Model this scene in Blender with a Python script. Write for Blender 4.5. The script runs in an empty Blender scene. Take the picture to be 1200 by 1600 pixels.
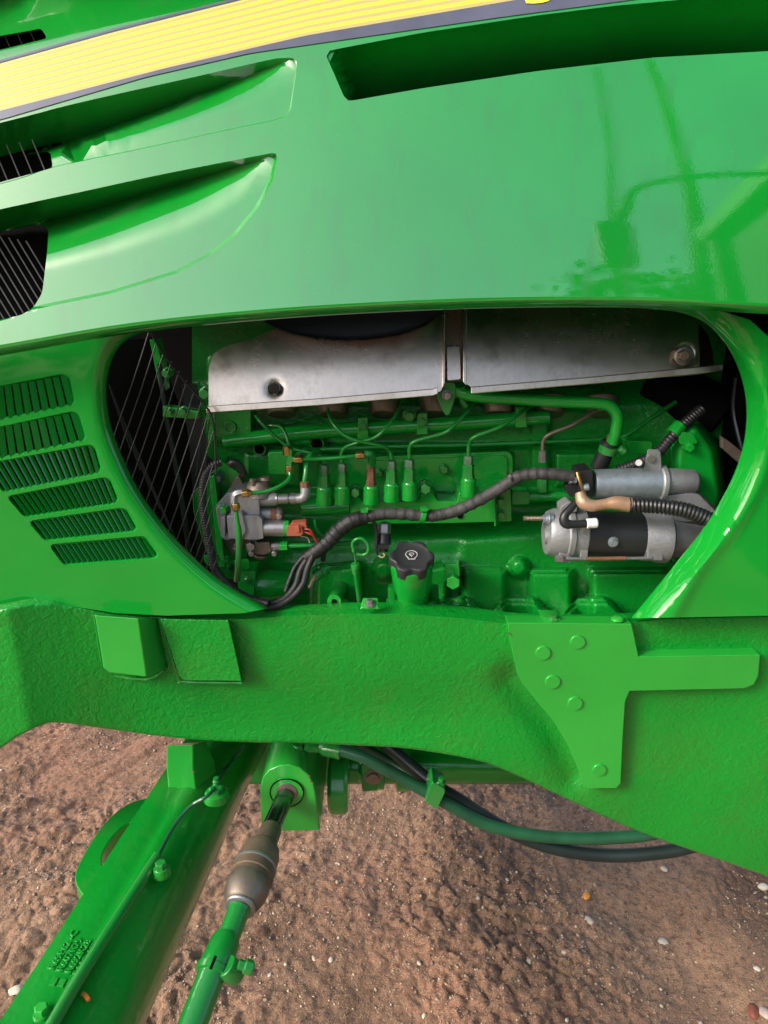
import bpy, bmesh, math, random
import numpy as np
from math import radians, sin, cos, pi
from mathutils import Vector, Matrix, noise
from mathutils.geometry import delaunay_2d_cdt

random.seed(7); np.random.seed(7)
SC = bpy.context.scene
COL = SC.collection

# ------------------------------------------------------------------ camera
PITCH = radians(18.0); FOC = 1155.0; CAM = np.array([0.0, 0.0, 1.6])
cd = bpy.data.cameras.new('camera'); cam = bpy.data.objects.new('camera', cd); COL.objects.link(cam)
cam.location = CAM; cam.rotation_euler = (pi/2 - PITCH, 0, 0)
cd.sensor_fit = 'VERTICAL'; cd.sensor_height = 24; cd.lens = 24*FOC/1600
cd.clip_start = 0.02; cd.clip_end = 800
SC.camera = cam

# ------------------------------------------------------------------ sky, sun, exposure
SUN_EL, SUN_AZ = radians(32), radians(240)       # azimuth clockwise from +Y: to the left, a little behind the camera
world = bpy.data.worlds.new('World'); SC.world = world; world.use_nodes = True
wn = world.node_tree; wn.nodes.clear()
sky = wn.nodes.new('ShaderNodeTexSky'); sky.sky_type = 'NISHITA'; sky.sun_disc = False
sky.sun_elevation = SUN_EL; sky.sun_rotation = SUN_AZ
sky.air_density = 1.0; sky.dust_density = 4.0; sky.ozone_density = 1.0; sky.altitude = 0
hs = wn.nodes.new('ShaderNodeHueSaturation'); hs.inputs['Saturation'].default_value = 0.9
bg = wn.nodes.new('ShaderNodeBackground'); bg.inputs['Strength'].default_value = 0.15
wo = wn.nodes.new('ShaderNodeOutputWorld')
wn.links.new(sky.outputs[0], hs.inputs['Color']); wn.links.new(hs.outputs[0], bg.inputs[0]); wn.links.new(bg.outputs[0], wo.inputs[0])
sl = bpy.data.lights.new('sun', 'SUN'); sl.energy = 1.35; sl.angle = radians(16); sl.color = (1.0, 0.97, 0.92)
so = bpy.data.objects.new('sun', sl); COL.objects.link(so)
sd_ = Vector((sin(SUN_AZ)*cos(SUN_EL), cos(SUN_AZ)*cos(SUN_EL), sin(SUN_EL)))
so.rotation_euler = sd_.to_track_quat('Z', 'Y').to_euler(); so.location = (0, -3, 6)
SC.view_settings.view_transform = 'Standard'; SC.view_settings.look = 'None'
SC.view_settings.exposure = 0.95; SC.view_settings.gamma = 1
SC.cycles.max_bounces = 6; SC.cycles.diffuse_bounces = 4; SC.cycles.glossy_bounces = 4

# ------------------------------------------------------------------ unprojection
def rays(p):
    p = np.asarray(p, float); u = (p[..., 0]-600)/FOC; v = (800-p[..., 1])/FOC
    return np.stack([u, cos(PITCH)+v*sin(PITCH), -sin(PITCH)+v*cos(PITCH)], -1)
def W(px, py, Y):
    d = rays((px, py)); return CAM + d*(Y/d[1])
def WZ(px, py, Z):
    d = rays((px, py)); return CAM + d*((Z-CAM[2])/d[2])
def sc(P):                                       # metres per photograph pixel at a point
    t = (P[1]-CAM[1])*cos(PITCH) - (P[2]-CAM[2])*sin(PITCH); return t/FOC
def surf(p, S, D):
    """points p (n,2) dropped on the surface y = S(x,z) + D"""
    d = rays(p); Y = np.full(len(d), 1.1)
    for _ in range(7):
        q = CAM + d*(Y/d[:, 1])[:, None]; Y = S(q[:, 0], q[:, 2]) + D
    return CAM + d*(Y/d[:, 1])[:, None]
def interp(pts):
    a = np.array(pts, float); return lambda x: np.interp(x, a[:, 0], a[:, 1])
def sstep(a, b, x):
    t = np.clip((x-a)/(b-a), 0, 1); return t*t*(3-2*t)
def crom(pts, closed=False, n=8):
    P = np.array(pts, float); N = len(P); out = []
    for i in range(N if closed else N-1):
        if closed: a, b, c, d = P[(i-1) % N], P[i], P[(i+1) % N], P[(i+2) % N]
        else: a, b, c, d = P[max(i-1, 0)], P[i], P[i+1], P[min(i+2, N-1)]
        for k in range(n):
            t = k/n
            out.append(0.5*((2*b)+(c-a)*t+(2*a-5*b+4*c-d)*t*t+(3*b-a-3*c+d)*t**3))
    if not closed: out.append(P[-1])
    return np.array(out)
def dens(pts, step, closed):
    P = np.array(pts, float); out = []; N = len(P)
    for i in range(N if closed else N-1):
        a, b = P[i], P[(i+1) % N]; k = max(1, int(np.ceil(np.linalg.norm(b-a)/step)))
        for j in range(k): out.append(a+(b-a)*j/k)
    if not closed: out.append(P[-1])
    return np.array(out)
def inside(p, poly):
    poly = np.asarray(poly, float); r = np.zeros(len(p), bool); j = len(poly)-1
    for i in range(len(poly)):
        x0, y0 = poly[i]; x1, y1 = poly[j]
        if y0 != y1:
            m = ((y0 > p[:, 1]) != (y1 > p[:, 1])) & (p[:, 0] < (x1-x0)*(p[:, 1]-y0)/(y1-y0)+x0); r ^= m
        j = i
    return r
def dist(p, line, closed=False):
    L = np.asarray(line, float); best = np.full(len(p), 1e9); n = len(L)
    for i in range(n if closed else n-1):
        a, b = L[i], L[(i+1) % n]; ab = b-a; q = ab@ab
        if q < 1e-12: continue
        t = np.clip(((p-a)@ab)/q, 0, 1); best = np.minimum(best, np.hypot(*(p-a-t[:, None]*ab).T))
    return best
def roundpoly(pts, r, n=4):
    P = np.array(pts, float); out = []; N = len(P)
    for i in range(N):
        a, b, c = P[i-1], P[i], P[(i+1) % N]
        u = a-b; v = c-b; lu, lv = np.linalg.norm(u), np.linalg.norm(v); k = min(r, lu*.45, lv*.45)
        s = b+u/lu*k; e = b+v/lv*k
        for j in range(n+1):
            t = j/n; out.append((1-t)**2*s+2*t*(1-t)*b+t*t*e)
    return np.array(out)

def ends(a, b):                                  # same pixel twice: an axis square to the tractor's side
    B = W(*b); return (B+np.array([0, a[2]-b[2], 0]), B) if a[:2] == tuple(b[:2]) else (W(*a), B)
# ------------------------------------------------------------------ mesh collector
class MB:
    def __init__(s): s.v = []; s.f = []; s.mi = []; s.uv = None
    def add(s, v, f, mi=0):
        o = len(s.v); s.v += [tuple(map(float, q)) for q in v]; s.f += [tuple(i+o for i in q) for q in f]; s.mi += [mi]*len(f); return s
    # --- shapes (world space)
    def tube(s, pts, r, seg=10, mi=0, cap=True):
        P = np.array(pts, float); n = len(P); R = np.broadcast_to(np.asarray(r, float), (n,))
        T = np.gradient(P, axis=0); T /= np.linalg.norm(T, axis=1)[:, None]+1e-12
        a = np.array([0, 0, 1.0]) if abs(T[0][2]) < .9 else np.array([1.0, 0, 0])
        N = np.cross(T[0], a); N /= np.linalg.norm(N); V = []
        for i in range(n):
            N = N-T[i]*(N@T[i]); N /= np.linalg.norm(N); B = np.cross(T[i], N)
            for k in range(seg):
                w = 2*pi*k/seg; V.append(P[i]+R[i]*(cos(w)*N+sin(w)*B))
        F = [(i*seg+k, i*seg+(k+1) % seg, (i+1)*seg+(k+1) % seg, (i+1)*seg+k) for i in range(n-1) for k in range(seg)]
        if cap: F += [tuple(range(seg))[::-1], tuple((n-1)*seg+k for k in range(seg))]
        return s.add(V, F, mi)
    def prof(s, A, B, prof, seg=20, mi=0):
        """lathe between points A and B; prof = [(0..1 along, radius m)]"""
        A = np.array(A, float); B = np.array(B, float); T = B-A; L = np.linalg.norm(T); T /= L
        a = np.array([0, 0, 1.0]) if abs(T[2]) < .9 else np.array([1.0, 0, 0])
        N = np.cross(T, a); N /= np.linalg.norm(N); Bn = np.cross(T, N); V = []
        for (t, r) in prof:
            for k in range(seg):
                w = 2*pi*(k+.5)/seg; V.append(A+T*L*t+r*(cos(w)*N+sin(w)*Bn))
        n = len(prof)
        F = [(i*seg+k, i*seg+(k+1) % seg, (i+1)*seg+(k+1) % seg, (i+1)*seg+k) for i in range(n-1) for k in range(seg)]
        F += [tuple(range(seg))[::-1], tuple((n-1)*seg+k for k in range(seg))]
        return s.add(V, F, mi)
    def cyl(s, A, B, r, r2=None, seg=20, ch=.12, mi=0):
        r2 = r if r2 is None else r2; L = np.linalg.norm(np.array(B)-np.array(A)); c = min(ch*min(r, r2), L*.3)/L
        return s.prof(A, B, [(0, r*(1-ch)), (c, r), (1-c, r2), (1, r2*(1-ch))], seg, mi)
    def prism(s, front, back, mi=0):
        n = len(front); F = [tuple(range(n))[::-1], tuple(range(n, 2*n))]
        F += [(i, (i+1) % n, n+(i+1) % n, n+i) for i in range(n)]
        return s.add(list(front)+list(back), F, mi)
    def loft(s, rings, mi=0, cap=True):
        n = len(rings[0]); V = [p for r in rings for p in r]
        F = [(i*n+k, i*n+(k+1) % n, (i+1)*n+(k+1) % n, (i+1)*n+k) for i in range(len(rings)-1) for k in range(n)]
        if cap: F += [tuple(range(n))[::-1], tuple((len(rings)-1)*n+k for k in range(n))]
        return s.add(V, F, mi)
    def box(s, c, h, rot=None, mi=0):
        c = np.array(c, float); M = np.eye(3) if rot is None else rot
        V = [c+M@(np.array(h)*np.array(q)) for q in [(x, y, z) for x in (-1, 1) for y in (-1, 1) for z in (-1, 1)]]
        return s.add(V, [(0, 1, 3, 2), (4, 6, 7, 5), (0, 4, 5, 1), (2, 3, 7, 6), (0, 2, 6, 4), (1, 5, 7, 3)], mi)
    # --- shapes placed by a pixel and a true depth
    def T(s, pts, rpx, seg=10, n=6, mi=0, smooth=True):
        P = np.array([W(*p) for p in pts])
        R = np.broadcast_to(np.asarray(rpx, float), (len(P),)) * np.array([sc(q) for q in P])
        if smooth and len(P) > 2: Q = crom(np.c_[P, R], False, n); P, R = Q[:, :3], Q[:, 3]
        return s.tube(P, R, seg, mi)
    def C(s, a, b, rpx, r2px=None, seg=20, ch=.12, mi=0):
        A, B = ends(a, b); return s.cyl(A, B, rpx*sc(A), None if r2px is None else r2px*sc(B), seg, ch, mi)
    def P(s, a, b, prof, seg=20, mi=0):
        A, B = ends(a, b); k = (sc(A)+sc(B))/2; return s.prof(A, B, [(t, r*k) for t, r in prof], seg, mi)
    def plate(s, poly, Y, th, mi=0):
        fr = [W(x, y, Y) for x, y in poly]; bk = [p+np.array([0, th, 0]) for p in fr]; return s.prism(fr, bk, mi)
    def build(s, name, mat, parent=None, bevel=0, ang=38, seg=2, flip=False, **props):
        V = np.array(s.v); c = (V.min(0)+V.max(0))/2
        me = bpy.data.meshes.new(name); me.from_pydata((V-c).tolist(), [], s.f)
        mats = mat if isinstance(mat, (list, tuple)) else [mat]
        for m in mats: me.materials.append(m)
        if len(mats) > 1: me.polygons.foreach_set('material_index', s.mi)
        if s.uv is not None:
            l = me.uv_layers.new(name='uv'); vi = np.empty(len(me.loops), np.int32); me.loops.foreach_get('vertex_index', vi)
            l.data.foreach_set('uv', np.asarray(s.uv)[vi].ravel())
        bm = bmesh.new(); bm.from_mesh(me); bmesh.ops.recalc_face_normals(bm, faces=bm.faces); bm.to_mesh(me); bm.free()
        me.shade_smooth(); me.set_sharp_from_angle(angle=radians(ang))
        o = bpy.data.objects.new(name, me); COL.objects.link(o)
        o['_c'] = c.tolist()
        base = np.zeros(3) if parent is None else np.array(parent['_c'])
        o.parent = parent; o.location = c-base
        if bevel:
            m = o.modifiers.new('bevel', 'BEVEL'); m.width = bevel; m.segments = seg; m.limit_method = 'ANGLE'; m.angle_limit = radians(40); m.harden_normals = True
        for k, v in props.items(): o[k] = v
        return o

def relief(outline, S, D, step, thick, holes=(), lines=(), rings=(1.0, 2.5), roll=None, uvf=None, back=True, jitter=0):
    """curved sheet: an outline with holes, triangulated, dropped on y=S(x,z)+D(px,py) and given thickness"""
    loops = [dens(outline, step, True)]+[dens(h, min(step, 6), True) for h in holes]
    pts = []; edges = []
    for L in loops:
        o = len(pts); pts += list(L); edges += [(o+i, o+(i+1) % len(L)) for i in range(len(L))]
    cons = [dens(l, step, False) for l in lines]
    for L in cons:
        o = len(pts); pts += list(L); edges += [(o+i, o+i+1) for i in range(len(L)-1)]
    extra = []
    for L in loops:
        tg = np.roll(L, -1, 0)-np.roll(L, 1, 0); nn = np.c_[-tg[:, 1], tg[:, 0]]; nn /= np.linalg.norm(nn, axis=1)[:, None]+1e-9
        for r in rings: extra += [L+nn*r, L-nn*r]
    lo = loops[0].min(0); hi = loops[0].max(0)
    gx, gy = np.meshgrid(np.arange(lo[0]+step/2, hi[0], step), np.arange(lo[1]+step/2, hi[1], step))
    G = np.c_[gx.ravel(), gy.ravel()]
    G = G[inside(G, loops[0])]
    for L in loops+cons: G = G[dist(G, L, L is not None and any(L is q for q in loops)) > max(step*.45, max(rings) if rings else 0)]
    E = np.concatenate(extra) if extra else np.zeros((0, 2))
    if len(E):
        E = E[inside(E, loops[0])]
        dm = np.full(len(E), 1e9)
        for L in loops: dm = np.minimum(dm, dist(E, L, True))
        rs = np.array(rings); E = E[np.abs(dm[:, None]-rs[None]).min(1) < .12]
        for L in cons: E = E[dist(E, L) > .5]
    allp = np.concatenate([np.array(pts), E, G])
    for h in loops[1:]:
        pass
    vs, es, fs, *_ = delaunay_2d_cdt([Vector(p) for p in allp], edges, [], 0, 1e-4)
    V2 = np.array([tuple(v) for v in vs]); F = np.array([f for f in fs if len(f) == 3])
    cen = V2[F].mean(1); k = inside(cen, loops[0])
    for h in loops[1:]: k &= ~inside(cen, h)
    F = F[k]; used = np.unique(F); mp = -np.ones(len(V2), int); mp[used] = np.arange(len(used)); F = mp[F]; V2 = V2[used]
    dd = D(V2)
    if roll:
        w, dep = roll; dm = np.full(len(V2), 1e9)
        for L in loops: dm = np.minimum(dm, dist(V2, L, True))
        t = np.clip(1-dm/w, 0, 1); dd = dd + dep*(1-np.sqrt(np.maximum(0, 1-t*t)))
    V = surf(V2, S, dd); n = len(V)
    mb = MB()
    if uvf is not None: uv = uvf(V2)
    if back:
        cnt = {}
        for f in F:
            for a, b in ((f[0], f[1]), (f[1], f[2]), (f[2], f[0])): cnt[(a, b)] = 1
        bd = [(a, b) for a, b in cnt if (b, a) not in cnt]
        V = np.concatenate([V, V+np.array([0, thick, 0])])
        fl = [tuple(f) for f in F]+[tuple(f[::-1]+n) for f in F]+[(b, a, a+n, b+n) for a, b in bd]
        if uvf is not None: uv = np.concatenate([uv, uv])
    else: fl = [tuple(f) for f in F]
    mb.add(V, fl)
    if uvf is not None: mb.uv = uv
    return mb

# ------------------------------------------------------------------ materials
def NT(name):
    m = bpy.data.materials.new(name); m.use_nodes = True; nt = m.node_tree
    b = nt.nodes['Principled BSDF']
    return m, nt, b
def tex(nt, kind='Noise', scale=10, det=4, rough=.55, vec=None, sx=None, dist=0):
    tc = nt.nodes.new('ShaderNodeTexCoord'); out = tc.outputs['Object'] if vec is None else vec
    if sx is not None:
        mp = nt.nodes.new('ShaderNodeMapping'); mp.inputs['Scale'].default_value = sx; nt.links.new(out, mp.inputs[0]); out = mp.outputs[0]
    if kind == 'Noise':
        n = nt.nodes.new('ShaderNodeTexNoise'); n.inputs['Detail'].default_value = det; n.inputs['Roughness'].default_value = rough; n.inputs['Distortion'].default_value = dist
    else:
        n = nt.nodes.new('ShaderNodeTexVoronoi'); n.feature = 'SMOOTH_F1' if kind == 'VorS' else 'F1'
    n.inputs['Scale'].default_value = scale; nt.links.new(out, n.inputs['Vector']); return n
def ramp(nt, src, stops, interp='LINEAR'):
    r = nt.nodes.new('ShaderNodeValToRGB'); r.color_ramp.interpolation = interp; e = r.color_ramp.elements
    while len(e) < len(stops): e.new(.5)
    for q, (p, c) in zip(e, stops): q.position = p; q.color = (c, c, c, 1) if not isinstance(c, tuple) else (*c, 1)
    nt.links.new(src, r.inputs[0]); return r.outputs[0]
def mixc(nt, fac, a, b):
    m = nt.nodes.new('ShaderNodeMix'); m.data_type = 'RGBA'
    for s, v in ((m.inputs[0], fac), (m.inputs[6], a), (m.inputs[7], b)):
        if isinstance(v, tuple): s.default_value = (*v, 1)
        elif isinstance(v, (int, float)): s.default_value = v
        else: nt.links.new(v, s)
    return m.outputs[2]
def bump(nt, h, st, d, prev=None):
    b = nt.nodes.new('ShaderNodeBump'); b.inputs['Strength'].default_value = st; b.inputs['Distance'].default_value = d
    nt.links.new(h, b.inputs['Height'])
    if prev is not None: nt.links.new(prev, b.inputs['Normal'])
    return b.outputs[0]
GREEN = (0.003, 0.255, 0.021)
def paint(name, col=GREEN, rough=.35, coat=1.0, crough=.03, cior=1.6, waves=0, peel=0, cast=0, castscale=60, dirt=0, dirtcol=(.16, .12, .07), streak=0, wear=0, spec=.12):
    m, nt, b = NT(name); c = col
    n1 = tex(nt, scale=3, det=3); c = mixc(nt, ramp(nt, n1.outputs[0], [(.35, 0.), (.7, 1.)]), tuple(x*.86 for x in col), tuple(min(1, x*1.1) for x in col))
    dfac = None
    if dirt:
        n2 = tex(nt, scale=5, det=8, rough=.65); f = ramp(nt, n2.outputs[0], [(.48, 0.), (.75, dirt)]); c = mixc(nt, f, c, dirtcol)
    if streak:
        n3 = tex(nt, scale=1, det=6, rough=.6, sx=(38, 38, 3.2)); f = ramp(nt, n3.outputs[0], [(.52, 0.), (.72, streak)]); c = mixc(nt, f, c, (.03, .13, .03))
        n4 = tex(nt, scale=260, det=2); f = ramp(nt, n4.outputs[0], [(.68, 0.), (.76, streak*.6)]); c = mixc(nt, f, c, (.20, .22, .13))
        nt.links.new(ramp(nt, n3.outputs[0], [(.45, crough), (.75, crough+.10)]), b.inputs['Coat Roughness'])
    else: b.inputs['Coat Roughness'].default_value = crough
    if wear:
        n5 = tex(nt, scale=45, det=5, rough=.7); f = ramp(nt, n5.outputs[0], [(.70, 0.), (.73, 1.)]); c = mixc(nt, f, c, (.18, .09, .03))
    nt.links.new(c, b.inputs['Base Color'])
    b.inputs['Specular IOR Level'].default_value = spec
    b.inputs['Roughness'].default_value = rough; b.inputs['Coat Weight'].default_value = coat; b.inputs['Coat IOR'].default_value = cior
    nm = None
    if waves: nm = bump(nt, tex(nt, scale=6, det=1).outputs[0], waves, .02, nm)
    if peel: nm = bump(nt, tex(nt, scale=320, det=2).outputs[0], peel, .0006, nm)
    if cast:
        nm = bump(nt, tex(nt, scale=castscale, det=2, rough=.5, dist=.8).outputs[0], cast, .009, nm)
        nm = bump(nt, tex(nt, scale=castscale*2.6, det=2, dist=.5, sx=(1, 1, 1.7)).outputs[0], cast, .003, nm)
    if nm is not None:
        nt.links.new(nm, b.inputs['Normal']); nt.links.new(nm, b.inputs['Coat Normal'])
    return m
M = {}
M['hood'] = paint('hood_paint', spec=.15, cior=2.15, waves=.03, peel=.03, crough=.008, streak=.30)
M['panel'] = paint('panel_paint', cior=1.6, waves=.06, peel=.03, crough=.015)
M['rail'] = paint('rail_paint', cior=1.45, cast=.27, castscale=100, crough=.06, dirt=.40, dirtcol=(.07, .12, .02))
M['plate'] = paint('plate_paint', col=(.018, .34, .034), cior=1.6, cast=.05, castscale=60, crough=.2, dirt=.12, dirtcol=(.06, .15, .03))
M['axle'] = paint('axle_paint', cior=1.5, cast=.10, castscale=40, crough=.10, dirt=.40, dirtcol=(.09, .12, .04))
M['cast'] = paint('cast_paint', col=(.004, .27, .025), cior=1.5, cast=.18, castscale=110, crough=.12, dirt=.25, dirtcol=(.03, .07, .02))
M['eng'] = paint('engine_paint', col=(.004, .29, .026), cior=1.55, cast=.05, castscale=50, crough=.10, dirt=.18, dirtcol=(.03, .08, .02))
M['pipe'] = paint('pipe_paint', col=(.006, .21, .026), cior=1.5, crough=.12, dirt=.25, dirtcol=(.05, .07, .03))
M['fitting'] = paint('fitting_paint', col=(.01, .21, .03), cior=1.5, crough=.12, dirt=.5, dirtcol=(.09, .13, .06), cast=.05)
def metal(name, col, rough, met=1.0, b1=.25, scale=60, var=.3, dirt=0, dirtcol=(.1, .06, .03), brushed=None):
    m, nt, b = NT(name)
    n = tex(nt, scale=scale*.25, det=7, rough=.65); c = mixc(nt, ramp(nt, n.outputs[0], [(.3, 0.), (.7, 1.)]), tuple(x*(1-var) for x in col), col)
    if dirt: n2 = tex(nt, scale=scale*.5, det=6, rough=.7); c = mixc(nt, ramp(nt, n2.outputs[0], [(.5, 0.), (.66, dirt)]), c, dirtcol)
    nt.links.new(c, b.inputs['Base Color']); b.inputs['Metallic'].default_value = met
    nt.links.new(ramp(nt, n.outputs[0], [(.3, rough*1.25), (.7, rough*.8)]), b.inputs['Roughness'])
    nb = tex(nt, scale=scale*4, det=4) if brushed is None else tex(nt, scale=1, det=4, sx=brushed)
    nt.links.new(bump(nt, nb.outputs[0], b1, .0012), b.inputs['Normal']); return m
M['shield'] = metal('stainless_sheet', (.76, .65, .54), .25, b1=.10, scale=30, var=.35, dirt=.5, dirtcol=(.30, .22, .15), brushed=(160, 160, 16))
M['alu'] = metal('cast_aluminium', (.36, .375, .39), .48, met=.55, b1=.6, scale=70, var=.35, dirt=.45, dirtcol=(.15, .15, .15))
M['zinc'] = metal('galvanised_steel', (.33, .39, .44), .42, met=.6, b1=.2, scale=110, var=.5)
M['steel'] = metal('steel', (.42, .42, .42), .38, met=.8, b1=.2, scale=100, var=.45, dirt=.4, dirtcol=(.13, .09, .06))
M['iron'] = metal('bare_cast_iron', (.30, .25, .20), .5, met=.7, b1=.45, scale=90, var=.5, dirt=.6, dirtcol=(.12, .08, .05))
M['rust'] = metal('rusty_steel', (.24, .11, .06), .7, met=.2, b1=.5, scale=160, var=.6)
M['brass'] = metal('brass', (.62, .42, .14), .32, b1=.2, scale=140, var=.4, dirt=.5, dirtcol=(.16, .09, .03))
M['boot'] = metal('worn_joint_steel', (.30, .235, .17), .40, met=.5, b1=.25, scale=110, var=.6, dirt=.7, dirtcol=(.14, .085, .05))
M['chrome'] = metal('dark_polished_rod', (.36, .35, .34), .20, b1=.08, scale=30, var=.5)
M['copper'] = metal('copper_tape', (.52, .34, .22), .42, met=.4, b1=.6, scale=50, var=.35, dirt=.5, dirtcol=(.30, .11, .04))
def plain(name, col, rough, spec=.5, b1=.1, bs=200, var=.2, scale=12, stretch=None, coat=0):
    m, nt, b = NT(name); n = tex(nt, scale=scale, det=6, rough=.6)
    c = mixc(nt, ramp(nt, n.outputs[0], [(.35, 0.), (.7, 1.)]), tuple(x*(1-var) for x in col), tuple(x*(1+var) for x in col))
    nt.links.new(c, b.inputs['Base Color']); b.inputs['Roughness'].default_value = rough; b.inputs['Specular IOR Level'].default_value = spec
    b.inputs['Coat Weight'].default_value = coat
    nt.links.new(bump(nt, tex(nt, scale=bs, det=4, sx=stretch).outputs[0], b1, .0015), b.inputs['Normal']); return m
M['rubber'] = plain('black_plastic', (.014, .015, .017), .42)
M['black'] = plain('satin_black_paint', (.010, .011, .014), .38, b1=.05)
M['void'] = plain('unlit_depth_black', (.002, .0025, .003), .8, spec=.1)  # near-black puts the shade of gaps, holes and bay depth into the colour
M['navy'] = plain('dark_blue_rubber', (.006, .010, .020), .35)
M['tape'] = plain('grey_cloth_tape', (.042, .041, .041), .6, b1=.8, bs=420, var=.45, scale=30)
M['tapeb'] = plain('black_cloth_tape', (.011, .011, .012), .5, b1=.7, bs=380, var=.4, scale=30)
M['capm'] = plain('grey_black_moulded_plastic', (.022, .023, .026), .5, b1=.25, bs=500)
M['mark'] = plain('pale_print', (.42, .43, .42), .5)
M['white'] = plain('white_paint', (.70, .71, .70), .5)
M['red'] = plain('red_wire', (.45, .02, .02), .4)
M['cream'] = plain('cream_wire', (.42, .34, .18), .4)
M['conn'] = plain('rust_red_connector', (.32, .085, .045), .42)
M['hose'] = plain('overpainted_hose', (.014, .085, .038), .34, b1=.15, bs=120, var=.5, scale=6)
M['hoseb'] = plain('black_hose', (.012, .022, .020), .38, b1=.15, bs=120, var=.4, scale=6)
M['zip'] = paint('painted_cable_tie', cior=1.5)
M['zincg'] = metal('green_dusted_zinc', (.14, .26, .15), .40, met=.35, b1=.3, scale=120, var=.5)
M['rustb'] = metal('brown_weathered_steel', (.20, .145, .10), .55, met=.3, b1=.5, scale=200, var=.5, dirt=.7, dirtcol=(.13, .06, .025))
M['bulb'] = metal('grey_worn_steel', (.26, .22, .18), .42, met=.55, b1=.3, scale=150, var=.6, dirt=.6, dirtcol=(.14, .09, .05))
M['guard'] = plain('black_coated_wire', (.022, .022, .022), .35, b1=.05)
# yellow striped decal, print only
def decal_mat():
    m, nt, b = NT('striped_decal'); uv = nt.nodes.new('ShaderNodeUVMap'); uv.uv_map = 'uv'
    sp = nt.nodes.new('ShaderNodeSeparateXYZ'); nt.links.new(uv.outputs[0], sp.inputs[0])
    mm = nt.nodes.new('ShaderNodeMath'); mm.operation = 'MULTIPLY'; mm.inputs[1].default_value = 8.0; nt.links.new(sp.outputs[1], mm.inputs[0])
    fr = nt.nodes.new('ShaderNodeMath'); fr.operation = 'FRACT'; nt.links.new(mm.outputs[0], fr.inputs[0])
    st = ramp(nt, fr.outputs[0], [(.0, 0.), (.06, 1.), (.50, 1.), (.56, 0.)])
    c = mixc(nt, st, (.50, .42, .15), (.72, .66, .06))
    edge = ramp(nt, sp.outputs[1], [(.0, 1.), (.035, 1.), (.04, 0.), (.995, 0.)])
    c = mixc(nt, edge, c, (.13, .16, .19))
    n2 = tex(nt, scale=3, det=5); c = mixc(nt, ramp(nt, n2.outputs[0], [(.5, 0.), (.8, .25)]), c, (.35, .33, .15))
    nt.links.new(c, b.inputs['Base Color']); b.inputs['Roughness'].default_value = .42; b.inputs['Coat Weight'].default_value = .15; b.inputs['Coat Roughness'].default_value = .12
    return m
M['decal'] = decal_mat()
M['decaldark'] = plain('grey_decal_border', (.09, .095, .14), .4, coat=.4, b1=.03)
M['yellow'] = plain('yellow_decal_letter', (.80, .76, .06), .4, coat=.4, b1=.03)

# ------------------------------------------------------------------ the tractor (one thing; everything bolted to it is a part)
TR = bpy.data.objects.new('tractor', None); COL.objects.link(TR); TR.location = (0, 1.4, 0); TR['_c'] = [0, 1.4, 0]
TR['label'] = 'green tractor seen from the side with its engine bay open between two green panels'; TR['category'] = 'tractor'

# ---- hood
zb = 1.50
def S_hood(x, z):
    h = z-zb; return 0.985 + 0.17*h + 0.34*np.maximum(h, 0)**2 - 0.03*x
low = crom([(-420, 618), (-200, 588), (0, 556), (200, 522), (400, 501), (600, 488), (800, 481), (1000, 481), (1200, 491), (1400, 506), (1620, 530)], False, 6)
A_t = interp(crom([(-400, 290), (0, 192), (100, 166), (200, 143), (300, 121), (400, 98), (440, 90), (462, 91)], False, 6))
A_c = interp(crom([(-400, 350), (0, 250), (71, 232), (217, 182), (368, 126), (455, 93), (462, 93)], False, 6))
A_b = interp(crom([(-400, 350+40), (0, 288), (82, 262), (217, 234), (368, 201), (433, 187), (453, 173)], False, 6))
B_t = interp(crom([(-400, 415), (0, 327), (130, 299), (260, 271), (425, 239)], False, 6))
B_c = interp(crom([(-400, 460), (0, 362), (71, 347), (147, 327), (282, 286), (425, 245)], False, 6))
B_b = interp([(-400, 560), (0, 503), (56, 483), (173, 459), (277, 427), (329, 399), (368, 368), (403, 325), (425, 282), (433, 247)])
C_t = interp([(508, 80), (660, 51), (840, 24), (960, 9), (1080, -2), (1600, -60)])
C_b = interp([(508, 165), (540, 159), (660, 138), (840, 111), (1020, 90), (1200, 80), (1600, 60)])
xsA = np.linspace(-400, 455, 40); xsB = np.linspace(-400, 425, 40)
polyA = np.array([(x, A_t(x)) for x in xsA]+[(462, 93), (464, 100), (462, 120), (454, 172), (447, 182), (433, 187)]+[(x, A_b(x)) for x in np.linspace(420, -400, 40)])
polyB = np.array([(x, B_t(x)) for x in xsB]+[(431, 240), (433, 248), (426, 282), (403, 325), (368, 368), (329, 399)]+[(x, B_b(x)) for x in np.linspace(277, -400, 34)])
polyC = np.array([(515, 79)]+[(x, C_t(x)) for x in np.linspace(540, 1600, 50)]+[(x, C_b(x)) for x in np.linspace(1600, 552, 50)]+[(544, 157), (537, 150), (510, 88)])
polyE = np.array([(-400, 120), (-100, 70), (0, 48), (48, 22), (62, -10), (80, -60), (120, -160), (-400, -60)])
holeA = roundpoly([(-395, 345), (0, 249), (78, 236), (83, 262), (0, 285), (-395, 380)], 7)
holeB = roundpoly([(-395, 459), (0, 362), (60, 351), (76, 356), (74, 392), (66, 458), (52, 481), (34, 492), (0, 500), (-395, 550)], 8)
holeE = roundpoly([(-395, 118), (0, 78), (74, 60), (64, 44), (46, 48), (0, 56), (-395, 105)], 6)
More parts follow.
